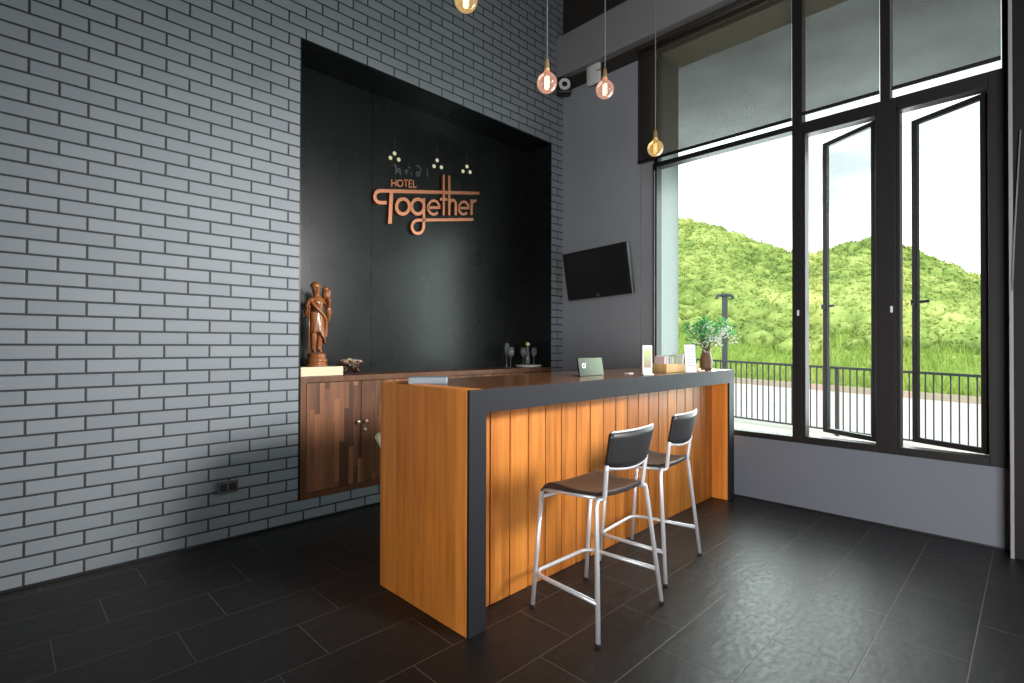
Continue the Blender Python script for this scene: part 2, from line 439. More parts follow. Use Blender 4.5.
def casement(name, ya, yb, rail_y, ang, up0, up1):
    w = frame_root(name); bm = NB()
    box(bm, FX0, FX1, ya-.022, ya, WZ0+.045, TZ0, .004)
    box(bm, FX0, FX1, rail_y, yb, WZ0, TZ1, .004); box(bm, FX0, FX1, up1, up0, TZ1, 4.25, .004)
    box(bm, FX0, FX1, yb, ya, TZ0-.02, TZ1, .004); box(bm, FX0, FX1, yb, ya, WZ0, .565, .004)
    obj('window_frame', bm, M['frame'], w)
    h = Vector((.06, yb+.004, 0)); wd = ya-yb-.008
    s = bpy.data.objects.new('casement_sash', None); COL.objects.link(s); s.parent = w
    s.location = h; s.rotation_euler = (0, 0, -ang); s.empty_display_size = .1
    bm = NB(); z0, z1 = .572, TZ0-.024; t = .036
    box(bm, -.016, .016, 0, t, z0, z1, .003); box(bm, -.016, .016, wd-t, wd, z0, z1, .003)
    box(bm, -.016, .016, t, wd-t, z1-t, z1, .003); box(bm, -.016, .016, t, wd-t, z0, z0+t, .003)
    obj('sash_frame', bm, M['frame'], s)
    bm = NB(); box(bm, -.003, .003, t, wd-t, z0+t, z1-t); obj('window_pane', bm, M['glass'], s)
    bm = NB(); box(bm, -.045, -.016, wd-.028, wd-.012, 1.56, 1.60, .003); box(bm, -.045, -.032, wd-.135, wd-.012, 1.572, 1.592, .004)
    obj('handle', bm, M['black'], s)
    return w
casement('window_2', M1b, M2a, M2b, math.radians(31), -2.925, -2.985)
casement('window_3', M2b, JA, WY1, math.radians(27), -3.556, WY1)
bm = NB(); box(bm, FX0-.012, FX0, M2b+.02, M2b+.034, 1.50, 1.545, .003)
obj('strike_plate', bm, M['white'], bpy.data.objects['window_2'])
for i, (a, b) in enumerate(((-1.167, M1a), (M1b, -2.925), (-2.985, -3.556))):
    w = frame_root('window_%d' % (4+i)); bm = NB(); box(bm, .03, .036, b, a, TZ1, 4.25); obj('window_pane', bm, M['glass'], w)
    bm = NB(); box(bm, FX0, FX1, b, a, 4.2, 4.25, .004); obj('window_frame', bm, M['frame'], w)
# roller blinds over the upper lights
for a, b, zb, lab in ((-.972, -2.352, 3.035, 'wide grey see-through roller blind over the upper left window pane'),
                      (-2.425, -2.925, 3.052, 'narrow grey see-through roller blind over the upper middle window pane'),
                      (-2.995, -3.553, 3.052, 'grey see-through roller blind over the upper right window pane by the dark column')):
    t = thing('roller_blind', lab, 'blind', (-.036, (a+b)/2, zb), 0, 'roller blinds on the upper windows')
    w2 = (a-b)/2
    bm = NB(); bm.faces.new([bm.verts.new(c) for c in ((0, -w2, .02), (0, w2, .02), (0, w2, 4.10-zb), (0, -w2, 4.10-zb))]); obj('blind_fabric', bm, M['blind'], t)
    bm = NB(); box(bm, -.010, .010, -w2, w2, 0, .024, .004); obj('bottom_bar', bm, M['frame'], t)
    bm = NB(); tube(bm, [(0, -w2, 4.105-zb+.02), (0, w2, 4.105-zb+.02)], .022, 14); obj('roller_tube', bm, M['brown_dark'], t, True)
t = tag(obj('blind_cord', (lambda bm: (tube(bm, smooth_path([(-.17, -3.640, 2.55), (-.18, -3.625, 2.2), (-.185, -3.612, 1.9), (-.17, -3.602, 1.6)]), .0035, 6), bm)[1])(NB()), plain('grey_cord', (.16, .16, .16), .6), None, True),
        'thin grey blind cord hanging down the dark column at the far right', 'cord')

# ------------------------------------------------------------------ reception counter
SK = .0165
CX0, CX1, CF, CD, CT = -3.02, -.105, -1.978, .72, 1.067
def shear(o):
    for v in o.data.vertices: v.co.y += SK*v.co.x
    return o
ctr = thing('reception_counter', 'long wooden reception counter with charcoal front trim and orange plank front', 'counter', (CX0, CF, 0))
LN = CX1-CX0; TH = .1
bm = NB(); box(bm, 0, TH-.001, .016, CD, 0, CT, .003); shear(obj('end_panel', bm, M['endwood'], ctr))
bm = NB(); box(bm, LN-TH+.001, LN, .016, CD, 0, CT, .003); shear(obj('end_panel', bm, M['endwood'], ctr))
bm = NB(); box(bm, TH, LN-TH, .016, CD, CT-TH, CT, .003); shear(obj('counter_top', bm, M['topwood'], ctr))
bm = NB()
box(bm, 0.003, TH+.004, 0, .015, 0, CT, .002); box(bm, LN-TH, LN, 0, .015, 0, CT, .002); box(bm, TH+.004, LN-TH, 0, .015, CT-TH-.006, CT, .002)
shear(obj('front_trim', bm, M['trimgrey'], ctr))
bm = NB(); pit = .1375; x = -2.62-CX0-pit*4
while x < LN-TH:
    a, b = max(x+.0038, TH), min(x+pit-.0038, LN-TH)
    if b > a+.01: box(bm, a, b, .145, .165, 0.002, CT-TH-.001, .004)
    x += pit
pl = shear(obj('plank_front', bm, M['planks'], ctr))
bm = NB(); box(bm, TH, LN-TH, .166, .18, 0.0, CT-TH-.001); shear(obj('backing_board', bm, M['dark'], ctr))

# ------------------------------------------------------------------ alcove cabinet
cab = thing('alcove_cabinet', 'dark butcher-block wooden cabinet built into the black alcove', 'cabinet', (0, 0, 0))
CZ = 1.03
bm = NB()
box(bm, AX0+.013, AX1-.013, -.006, AD-.002, CZ-.042, CZ, .003)
box(bm, AX0+.013, AX0+.055, -.004, AD-.002, AZ0+.002, CZ-.042, .002); box(bm, AX1-.055, AX1-.013, -.004, AD-.002, AZ0+.002, CZ-.042, .002)
box(bm, AX0+.055, AX1-.055, -.004, AD-.002, AZ0+.002, AZ0+.045, .002)
obj('carcass', bm, M['blockframe'], cab)
bm = NB(); box(bm, AX0+.055, AX1-.055, .22, AD-.002, AZ0+.045, CZ-.042); obj('cabinet_back', bm, M['dark'], cab)
nx = [AX0+.057, -2.444, -1.97, -1.49, -1.01, -.60, AX1-.057]
for i, (a, b) in enumerate(zip(nx, nx[1:])):
    bm = NB(); box(bm, a+.002, b-.002, -.002, .022, AZ0+.048, CZ-.046, .002); d = obj('door', bm, M['block'], cab)
    kx = b-.033 if i % 2 == 0 else a+.033
    bm = NB(); 
    tube(bm, [(kx, -.002, .672), (kx, -.016, .672)], .006, 10); ball(bm, (kx, -.026, .672), .016, 2, (1, .8, 1))
    obj('knob', bm, M['knob'], d, True)
    if i == 1:
        bm = NB(); tube(bm, [(kx, -.002, .605), (kx, -.012, .605)], .013, 14); obj('lock', bm, M['knob'], d, True)

# ------------------------------------------------------------------ bar stools
def make_stool():
    t = thing('bar_stool', 'black and silver bar stool standing nearest the camera at the counter', 'bar stool', (0, 0, 0), 0, 'bar stools at the reception counter')
    R = .0108
    SZ = .605
    # seat shell: curved sheet with rolled front edge and slight dish
    bm = NB(); ny, nxs = 14, 10; top = []; th = .024
    prof = []
    for j in range(ny+1):
        q = j/ny; y = -.180+q*.355
        z = SZ - .012*math.sin(PI*min(1, q/.85))
        if q > .82: z -= .045*((q-.82)/.18)**2
        if q < .12: z += .012*((.12-q)/.12)
        prof.append((y, z))
    for lay in (0, 1):
        g = []
        for (y, z) in prof:
            hw = .165+.035*((y+.18)/.355)
            g.append([bm.verts.new((-hw+2*hw*i/nxs, y, z-lay*th+.010*(abs(2*i/nxs-1))**2)) for i in range(nxs+1)])
        top.append(g)
    for lay in (0, 1):
        g = top[lay]
        for j in range(ny):
            for i in range(nxs):
                bm.faces.new((g[j][i], g[j][i+1], g[j+1][i+1], g[j+1][i]))
    A, B = top
    for j in range(ny):
        for i in (0, nxs): bm.faces.new((A[j][i], A[j+1][i], B[j+1][i], B[j][i]))
    for i in range(nxs):
        for j in (0, ny): bm.faces.new((A[j][i], A[j][i+1], B[j][i+1], B[j][i]))
    o = obj('seat', bm, M['seat'], t, True)
    md = o.modifiers.new('bev', 'BEVEL'); md.width = .006; md.segments = 2; md.limit_method = 'ANGLE'
    # legs
    for s in (-1, 1):
        bm = NB()
        tube(bm, round_path([(s*.262, -.21, .012), (s*.203, -.157, .583), (s*.150, -.15, .592)], .06, 8), R, 12)
        lg = obj('leg', bm, M['steel'], t, True)
        bm = NB(); tube(bm, [(s*.2632, -.2112, 0), (s*.2625, -.2105, .014)], R*1.12, 12); obj('leg_cap', bm, M['rubber'], lg, True)
        bm = NB()
        tube(bm, [(s*.212, .21, .012), (s*.198, .165, .565)], R, 12)
        lg = obj('leg', bm, M['steel'], t, True)
        bm = NB(); tube(bm, [(s*.2125, .211, 0), (s*.212, .21, .014)], R*1.12, 12); obj('leg_cap', bm, M['rubber'], lg, True)
    # U footrest
    bm = NB(); z = .168
    tube(bm, round_path([(.247, -.197, z), (.215, .205, z), (-.215, .205, z), (-.247, -.197, z)], .07, 8), .010, 10)
    obj('footrest', bm, M['steel'], t, True)
    bm = NB(); tube(bm, [(-.198, .168, .535), (.198, .168, .535)], .0085, 10); obj('crossbar', bm, M['steel'], t, True)
    # under seat rails joining legs to the back uprights
    bm = NB()
    for s in (-1, 1):
        tube(bm, round_path([(s*.19, .16, .572), (s*.165, -.15, .587)], .02), .009, 10)
        tube(bm, round_path([(s*.185-.010, -.148, .590), (s*.152-.022, -.180, .590), (s*.158-.024, -.193, .70), (s*.160-.024, -.198, .745)], .035, 7), R*.95, 12)
    # curved bar following the lower and upper edge of the back
    def bk(x, q):  # x -1..1, q 0..1 -> point on the back surface
        y = -.196-.032*q-.024*(1-x*x)
        return (x*(.160+.010*q)-.024, y, .735+.155*q-.018*(1-x*x)*(1-q))
    tube(bm, [bk(-1+2*i/16, 0) for i in range(17)], R*.9, 10)
    tube(bm, [bk(-1+2*i/16, 1) for i in range(17)], R*.45, 8)
    obj('back_frame', bm, M['steel'], t, True)
    bm = NB(); n, m2 = 16, 6; L = []
    for lay in (-.008, .008):
        g = []
        for j in range(m2+1):
            row = []
            for i in range(n+1):
                p = bk(-1+2*i/n, .02+.95*j/m2); row.append(bm.verts.new(((p[0]+.024)*1.03-.024, p[1]+lay, p[2])))
            g.append(row)
        L.append(g)
        for j in range(m2):
            for i in range(n): bm.faces.new((g[j][i], g[j][i+1], g[j+1][i+1], g[j+1][i]))
    A, B = L
    for j in range(m2):
        for i in (0, n): bm.faces.new((A[j][i], A[j+1][i], B[j+1][i], B[j][i]))
    for i in range(n):
        for j in (0, m2): bm.faces.new((A[j][i], A[j][i+1], B[j][i+1], B[j][i]))
    obj('backrest', bm, M['back'], t, True)
    return t
st = make_stool(); st.location = (-2.404, -2.190, 0); st.rotation_euler = (0, 0, .0)
s2 = copy_tree(st); s2.location = (-1.724, -2.085, 0); s2.rotation_euler = (0, 0, .112)
s2['label'] = 'black and silver bar stool farther along the counter, towards the window'

# ------------------------------------------------------------------ hotel sign in the alcove
sg = thing('hotel_sign', 'copper hotel lettering with small glowing dots on the black alcove panel', 'sign', (0, AD, 0))
def fz(x, t): return x, 2.610+.19*(x+2.073)+t
Y0, Y1 = -.030, -.004
bm = NB()
ST = .031
# T with hooked bar
ribbon(bm, [(-.949, 0), (-2.075, 0)]+[(-2.095+.052*math.cos(math.radians(a)), -.052+.052*math.sin(math.radians(a))) for a in range(100, 271, 12)]+[(-2.03, -.104)], ST, Y0, Y1, fz=fz)
ribbon(bm, [(-1.985, -.012), (-1.990, -.12), (-1.998, -.290)], .036, Y0-.002, Y1, fz=fz)
ribbon(bm, arc(-1.863, -.137, .068, 0, 345, 30), ST, Y0, Y1, True, fz=fz)
ribbon(bm, arc(-1.703, -.137, .068, 0, 345, 30), ST, Y0, Y1, True, fz=fz)
ribbon(bm, [(-1.637, -.060), (-1.637, -.325)]+[(-1.702+.065*math.cos(math.radians(a)), -.325+.062*math.sin(math.radians(a))) for a in range(-15, -275, -15)]+[(-1.66, -.264), (-1.03, -.268)], .028, Y0-.002, Y1, fz=fz)
for cx, cz, r in ((-1.523, -.147, .065), (-1.156, -.152, .062)):
    ribbon(bm, [(cx-r, cz), (cx+r, cz)]+arc(cx, cz, r, 8, 315, 26), .025, Y0, Y1, fz=fz)
ribbon(bm, [(-1.407, .170), (-1.407, -.222)], .026, Y0-.003, Y1, fz=fz)
ribbon(bm, [(-1.450, -.068), (-1.362, -.068)], .024, Y0, Y1, fz=fz)
ribbon(bm, [(-1.341, .163), (-1.341, -.222)], .026, Y0-.003, Y1, fz=fz)
ribbon(bm, [(-1.338, -.13)]+arc(-1.297, -.115, .040, 170, 0, 14)+[(-1.257, -.222)], .030, Y0, Y1, fz=fz)
ribbon(bm, [(-1.053, -.065), (-1.053, -.222)], .030, Y0, Y1, fz=fz)
ribbon(bm, [(-1.053, -.13)]+arc(-1.008, -.118, .040, 165, 60, 10), .030, Y0-.001, Y1, fz=fz)
obj('together_lettering', bm, M['copper'], sg)
bm = NB(); y0, y1 = -.016, -.002; b, tp = .045, .106; W = .011
def S(*p): ribbon(bm, p, W, y0, y1, fz=fz)
x = -1.972
S((x, b), (x, tp)); S((x+.042, b), (x+.042, tp)); S((x, (b+tp)/2), (x+.042, (b+tp)/2)); x += .058
ribbon(bm, arc(x+.028, (b+tp)/2, .028, 0, 342, 20), W, y0, y1, True, fz=fz); x += .066
S((x, tp), (x+.046, tp)); S((x+.023, tp), (x+.023, b)); x += .056
S((x, b), (x, tp)); S((x, tp), (x+.034, tp)); S((x, b), (x+.034, b)); S((x, (b+tp)/2), (x+.030, (b+tp)/2)); x += .048
S((x, tp), (x, b)); S((x, b), (x+.034, b))
obj('hotel_lettering', bm, M['copper'], sg)
y0, y1 = -.008, -.001
def G(*strokes):
    bm = NB()
    for p in strokes: ribbon(bm, p, .012, y0, y1, fz=lambda x, z: (x, z))
    obj('grey_letter', bm, M['greydecor'], sg)
G([(-1.952, 2.868), (-1.93, 2.876), (-1.925, 2.858), (-1.925, 2.80)]); G(arc(-1.895, 2.835, .016, 0, 300, 12), [(-1.879, 2.835), (-1.875, 2.80)])
G(arc(-1.81, 2.845, .014, 0, 300, 12)); G([(-1.795, 2.885), (-1.775, 2.895)]); G([(-1.765, 2.845), (-1.757, 2.825)])
G([(-1.715, 2.918), (-1.69, 2.932), (-1.665, 2.92), (-1.655, 2.89), (-1.668, 2.868), (-1.69, 2.862)]+arc(-1.69, 2.852, .018, 90, 380, 12))
G([(-1.585, 2.93), (-1.585, 2.865), (-1.57, 2.862)])
M['dot'] = mat_emit('warm_dot_glow', (1.0, .93, .62), .62)
for k, tri in enumerate((((-1.942, 2.976), (-1.984, 2.926), (-1.899, 2.932)), ((-1.472, 3.033), (-1.508, 2.968), (-1.421, 2.979)), ((-1.101, 3.065), (-1.152, 3.005), (-1.060, 3.019)))):
    bm = NB(); cx = tri[0][0]; zt = tri[0][1]
    tube(bm, [(cx, -.006, zt+.02), (cx, -.006, zt+.14)], .003, 6); lamp = obj('lamp_emblem', bm, M['greydecor'], sg)
    for (x, z) in tri:
        bm = NB(); ball(bm, (x, -.012, z), .0185, 2, (1, .5, 1)); obj('glowing_dot', bm, M['dot'], lamp, True)

# ------------------------------------------------------------------ television
tv = thing('mounted_tv', 'black flat-screen television on the grey wall beside the alcove', 'television', (-.16, -.575, 2.0))
tv.rotation_euler = (0, 0, 0)
W, H = .82, .494
mt = Matrix.Rotation(-.045, 4, 'Z') @ Matrix.Rotation(-.161, 4, 'Y')
mt = mt @ Matrix.Rotation(-.029, 4, 'X')
# local: -x faces the room
def tvobj(name, bm, mat, par):
    bmesh.ops.transform(bm, matrix=mt, verts=bm.verts[:]); return obj(name, bm, mat, par)
bm = NB(); box(bm, -.02, .03, -W/2, W/2, -H/2, H/2, .008); box(bm, .03, .06, -W/2+.12, W/2-.12, -H/2+.08, H/2-.08, .012); tvobj('casing', bm, M['black'], tv)
bm = NB(); box(bm, -.0225, -.0195, -W/2+.03, W/2-.03, -H/2+.05, H/2-.03); tvobj('screen', bm, M['screen'], tv)
bm = NB(); tube(bm, arc and [(-.023, .022*math.cos(2*PI*k/16), -H/2+.026+.010*math.sin(2*PI*k/16)) for k in range(16)], .003, 6, True)
tvobj('maker_badge', bm, plain('grey_badge', (.30, .30, .32), .35, .5), tv)
bm = NB(); box(bm, .05, .14, -.03, .03, -.04, .04, .004); box(bm, .140, .158, -.1, .1, -.11, .11, .004); obj('wall_bracket', bm, M['black'], tv)

# ------------------------------------------------------------------ pendant bulbs over the counter
M['bulb_pink'] = mat_bulb('rose_glass', (.72, .50, .42), (1.0, .62, .50), .30)
M['bulb_amber'] = mat_bulb('amber_glass', (.80, .66, .40), (1.0, .70, .34), .26)
M['fil'] = mat_emit('warm_filament', (1.0, .78, .50), 4.5); M['fil2'] = mat_emit('amber_filament', (1.0, .66, .25), 1.5)
M['cord'] = plain('grey_cable', (.20, .20, .21), .6)
def pendant(x, y, z, r, glass, fil, label):
    t = thing('pendant_lamp', label, 'lamp', (x, y, z), 0, 'bare bulb pendants over the counter')
    bm = NB(); tube(bm, [(0, 0, r+.08), (0, 0, HC-z)], .0036, 8); obj('cord', bm, M['cord'], t, True)
    bm = NB(); lathe(bm, [(.0001, r+.085), (.009, r+.083), (.012, r+.06), (.0135, r+.056), (.016, r+.022), (.0165, r+.006), (.0001, r+.006)], 18); obj('socket', bm, M['brass'], t, True)
    bm = NB(); prof = [(.0001, -r)]
    for k in range(1, 15):
        a = -PI/2+PI*k/16.5; prof.append((r*math.cos(a), r*math.sin(a)))
    prof += [(.022, r*.97), (.018, r+.012)]
    lathe(bm, prof, 24); g = obj('bulb', bm, glass, t, True)
    bm = NB(); pts = []
    for k in range(60):
        a = k*.65; q = k/59; pts.append((.012*math.cos(a), .012*math.sin(a), -r*.55+q*r*1.15))
    tube(bm, pts, .0045, 6); obj('filament', bm, fil, g, True)
    bm = NB(); tube(bm, [(0, 0, r*.55), (0, 0, r+.015)], .006, 8); obj('filament_post', bm, M['brass'], g, True)
    return t
pendant(-2.748, -1.62, 3.052, .060, M['bulb_amber'], M['fil'], 'round glass bulb pendant cut off by the top edge, leftmost of the row')
pendant(-2.112, -1.62, 2.850, .061, M['bulb_pink'], M['fil'], 'rosy round glass bulb pendant hanging in front of the brick wall edge')
pendant(-1.511, -1.62, 3.020, .062, M['bulb_pink'], M['fil'], 'rosy round glass bulb pendant hanging before the grey wall near the white panel')
pendant(-.837, -1.62, 2.797, .061, M['bulb_amber'], M['fil2'], 'amber glass bulb pendant hanging lowest, in front of the window edge')

# ------------------------------------------------------------------ security light, access point, outlet
t = thing('security_camera', 'black security camera with white face ring in the corner under the beam', 'camera', (-.075, -.075, 4.085))
mt = Matrix.Rotation(math.radians(45), 4, 'Z')
bm = NB(); box(bm, -.02, .10, -.075, .075, -.085, .085, .015); bmesh.ops.transform(bm, matrix=mt, verts=bm.verts[:]); 
bmesh.ops.translate(bm, vec=(-.03, -.03, 0), verts=bm.verts[:]); hs = obj('housing', bm, M['black'], t)
def disc_x(bm, r0, r1, x0, x1, n=28):
    rings = [[bm.verts.new((x, r*math.cos(2*PI*k/n), r*math.sin(2*PI*k/n))) for k in range(n)] for r, x in ((r1, x1), (r1, x0), (r0, x0), (r0, x1))]
    for i in range(4):
        A, B = rings[i], rings[(i+1) % 4]
        for k in range(n): bm.faces.new((A[k], A[(k+1) % n], B[(k+1) % n], B[k]))
bm = NB(); disc_x(bm, .030, .062, -.032, -.012); bmesh.ops.transform(bm, matrix=mt, verts=bm.verts[:]); bmesh.ops.translate(bm, vec=(-.03, -.03, 0), verts=bm.verts[:]); obj('face_ring', bm, M['white'], t)
bm = NB(); ball(bm, (0, 0, 0), .031, 2, (.6, 1, 1)); bmesh.ops.transform(bm, matrix=mt, verts=bm.verts[:]); bmesh.ops.translate(bm, vec=(-.045, -.045, 0), verts=bm.verts[:]); obj('lens', bm, M['screen'], t, True)
t = thing('access_point', 'white rounded square wireless access point high on the grey wall', 'access point', (-.031, -.459, 4.105))
bm = NB(); box(bm, -.038, 0, -.085, .085, -.115, .115, .034); obj('casing', bm, M['white'], t, True)
bm = NB(); box(bm, -.04, -.036, -.095, -.045, .0, .01, .002); obj('status_light', bm, M['black'], t)
t = thing('wall_outlet', 'grey double wall outlet low on the brick wall left of the cabinet', 'outlet', (-3.388, -.002, .343))
M['plate'] = plain('grey_plate', (.12, .115, .115), .35, .5)
bm = NB(); box(bm, -.062, .062, -.012, 0, -.040, .040, .005); obj('cover_plate', bm, M['plate'], t)
bm = NB()
for x in (-.028, .028):
    box(bm, x-.021, x+.021, -.015, -.011, -.024, .024, .003)
obj('socket_insert', bm, M['black'], t)

# ------------------------------------------------------------------ statue group on the cabinet
SX, SY = -2.733, .15
t = tag(obj('stone_slab', (lambda bm: (box(bm, -.165, .165, -.08, .08, 0, .068, .004), bm)[1])(NB()), M['cream'], None, False, (-2.722, SY, CZ)), 'cream rectangular block under the carved wooden statue', 'block')
stt = thing('monk_statue', 'carved reddish wooden monk statue holding a staff on the cream block', 'statue', (SX, SY, CZ+.068)); stt.scale = (1.0, 1.0, 1.03)
def skin(name, verts, edges, radii, mat, parent, sub=2, root=0):
    me = bpy.data.meshes.new(name); me.from_pydata(verts, edges, [])
    o = bpy.data.objects.new(name, me); COL.objects.link(o)
    md = o.modifiers.new('skin', 'SKIN'); md.use_smooth_shade = True
    if not me.skin_vertices: me.skin_vertices.new()
    for i, r in enumerate(radii):
        sv = me.skin_vertices[0].data[i]; sv.radius = r if isinstance(r, tuple) else (r, r); sv.use_root = (i == root)
    sb = o.modifiers.new('sub', 'SUBSURF'); sb.levels = sub; sb.render_levels = sub
    bpy.context.view_layer.update()
    dg = bpy.context.evaluated_depsgraph_get(); ev = o.evaluated_get(dg)
    m2 = bpy.data.meshes.new_from_object(ev); o.modifiers.clear(); o.data = m2; bpy.data.meshes.remove(me)
    m2.materials.clear(); m2.materials.append(mat)
    for p in m2.polygons: p.use_smooth = True
    o.parent = parent; return o
bm = NB()
lathe(bm, [(.0001, 0), (.078, 0), (.080, .012), (.074, .02), (.070, .03), (.078, .042), (.078, .052), (.066, .062), (.068, .085), (.060, .098), (.0001, .10)], 20)
obj('pedestal', bm, M['carved'], stt, True)
V = []; E2 = []; R2 = []
def chain(pts, rad, start=None):
    prev = start
    for p, r in zip(pts, rad):
        V.append(p); R2.append(r)
        if prev is not None: E2.append((prev, len(V)-1))
        prev = len(V)-1
    return prev
hip = chain([(0, 0, .335)], [(.048, .038)])
ch = chain([(.003, .002, .40), (.0, .0, .455), (0, -.002, .492)], [(.043, .034), (.052, .036), (.038, .028)], hip)
nk = chain([(-.006, -.004, .520), (-.012, -.010, .552), (-.014, -.012, .588), (-.014, -.008, .612)], [(.018, .018), (.029, .030), (.033, .034), (.020, .02)], ch)
# his right arm (image left) bent, hand on the staff; left arm raised with a bundle on the shoulder
chain([(-.062, -.002, .482), (-.082, .002, .42), (-.088, -.025, .365), (-.080, -.045, .355)], [(.022, .02), (.018, .017), (.014, .014), (.015, .013)], ch)
chain([(.060, .0, .482), (.088, .0, .43), (.082, -.04, .47), (.070, -.045, .51)], [(.022, .02), (.018, .018), (.014, .014), (.014, .014)], ch)
chain([(-.024, .0, .27), (-.026, -.004, .19), (-.026, .004, .122), (-.028, -.034, .108)], [(.036, .032), (.026, .024), (.018, .018), (.014, .010)], hip)
chain([(.026, .0, .27), (.024, .004, .19), (.022, .008, .122), (.024, -.028, .108)], [(.036, .032), (.026, .024), (.018, .018), (.014, .010)], hip)
skin('body', V, E2, R2, M['carved'], stt, 2, 0)
# robe: draped skirt with folds and sash
bm = NB(); seg = 40; rings = []
for q in range(15):
    f = q/14; z = .40-.150*f
    row = []
    for k in range(seg):
        a = 2*PI*k/seg
        fold = 1+.05*math.sin(a*9+q*.25)*f
        rx = (.054+.006*f)*fold; ry = (.044+.006*f)*fold
        zz = z-.085*f*max(0, math.cos(a))            # hangs lower on his left side
        row.append(bm.verts.new((rx*math.cos(a)+.006*f, ry*math.sin(a), zz)))
    rings.append(row)
for A, B in zip(rings, rings[1:]):
    for k in range(seg): bm.faces.new((A[k], A[(k+1) % seg], B[(k+1) % seg], B[k]))
o = obj('robe', bm, M['carved'], stt, True); md = o.modifiers.new('sol', 'SOLIDIFY'); md.thickness = .004
bm = NB(); tube(bm, smooth_path([(-.056, -.012, .478), (-.03, -.043, .44), (.01, -.046, .40), (.055, -.035, .36), (.07, -.01, .30), (.066, -.005, .22)]), [.014]*21 if False else .013, 10); obj('sash', bm, M['carved'], stt, True)
bm = NB(); tube(bm, [(-.084, -.052, .101), (-.080, -.050, .30), (-.079, -.047, .43)], .005, 8); ball(bm, (-.079, -.047, .435), .010, 2); obj('staff', bm, M['carved'], stt, True)
bm = NB(); ball(bm, (.074, .0, .535), .042, 3, (.8, .8, 1.2)); ball(bm, (.062, -.012, .572), .024, 2); ball(bm, (.088, -.012, .555), .018, 2); tube(bm, [(.082, .0, .50), (.100, .012, .40), (.095, .01, .33)], [.02, .024, .008], 8); obj('shoulder_bundle', bm, M['carved'], stt, True)
# face and hair
hx, hy, hz = -.014, -.012, .578
def feat(name, c, r, sc):
    bm = NB(); ball(bm, c, r, 2, sc); obj(name, bm, M['carved'], stt, True)
feat('nose', (hx, hy-.034, hz-.004), .006, (.8, 1, 1.5)); feat('mouth', (hx, hy-.030, hz-.020), .007, (1.5, .6, .6))
for s_ in (-1, 1):
    feat('ear', (hx+s_*.032, hy+.004, hz), .008, (.6, .8, 1.5)); feat('eye', (hx+s_*.013, hy-.028, hz+.008), .005, (1.2, .8, .7))
bm = NB(); ball(bm, (hx, hy+.006, hz+.012), .0365, 3, (1, 1, .95))
for v in bm.verts: v.co += v.normal*.0008*math.sin(v.co.x*700)*math.sin(v.co.z*700)
obj('hair', bm, M['carved'], stt, True)
# knotted root carving
bm = NB()
t2 = bmesh.new(); bmesh.ops.create_icosphere(t2, subdivisions=4, radius=1)
for v in t2.verts:
    c = v.co.copy(); d = .42*noise.noise(c*2.2)+.24*noise.noise(c*5)
    v.co = Vector((c.x*.082*(1+d), c.y*.055*(1+d), .062+c.z*.046*(1+d)))
merge(bm, t2)
for x, y in ((-.055, -.03), (.055, -.03), (-.05, .03), (.055, .03)): tube(bm, [(x*.7, y*.7, .045), (x, y, .02), (x*1.25, y*1.2, .002)], [.022, .016, .014], 8)
ball(bm, (.070, -.03, .085), .022, 2, (1.3, 1, .8)); ball(bm, (-.06, -.02, .09), .026, 2, (1.2, 1, .7))
tag(obj('root_carving', bm, M['darkcarved'], None, True, (-2.478, .12, CZ+.013)), 'small dark knotted root-wood carving right of the cream block', 'carving')

# ------------------------------------------------------------------ glasses and tray at the right end of the cabinet
def wine_glass(x, y, z, label, h=.19, r=.036):
    bm = NB(); s = h/.19
    lathe(bm, [(.0001, .001), (.032, .001), (.030, .004), (.006, .008), (.0042, .02), (.0042, .09*s), (.012, .098*s), (r*.85, .118*s), (r, .140*s), (r*.80, h), (r*.76, h), (r*.95, .140*s), (r*.80, .120*s), (.004, .102*s), (.0001, .100*s)], 24)
    o = obj('wine_glass', bm, M['clear'], None, True, (x, y, z)); tag(o, label, 'glass', 'stemmed glasses on the cabinet'); return o
wine_glass(-.680, .13, CZ, 'stemmed wine glass standing left of the tray, the front one of the pair', .215, .038)
wine_glass(-.650, .22, CZ, 'tall stemmed glass standing left of the tray, the rear one of the pair', .26, .030)
TX = -.375
t = tag(obj('serving_tray', (lambda bm: (lathe(bm, [(.0001, 0), (.135, 0), (.15, .010), (.156, .024), (.150, .025), (.142, .012), (.0001, .010)], 40), bm)[1])(NB()), M['white'], None, True, (TX, .165, CZ)), 'round white tray holding glasses at the right end of the cabinet', 'tray')
for v in t.data.vertices: v.co.y *= .85
wine_glass(TX-.085, .16, CZ+.0105, 'stemmed glass on the white tray left of the stoppered decanter', .20, .034)
wine_glass(TX+.080, .16, CZ+.0105, 'stemmed glass on the white tray right of the stoppered decanter', .20, .036)
t = thing('decanter', 'slim decanter with a gold ball stopper on the white tray', 'decanter', (TX-.015, .165, CZ+.0105))
bm = NB(); lathe(bm, [(.0001, .002), (.026, .002), (.028, .02), (.026, .12), (.016, .16), (.012, .205), (.013, .21), (.009, .21), (.010, .16), (.022, .115), (.023, .01), (.0001, .008)], 24); obj('bottle', bm, M['clear'], t, True)
bm = NB(); ball(bm, (0, 0, .238), .029, 3); tube(bm, [(0, 0, .195), (0, 0, .215)], .008, 10); obj('stopper', bm, plain('gold_ball', (.85, .62, .30), .35, .6), t, True)

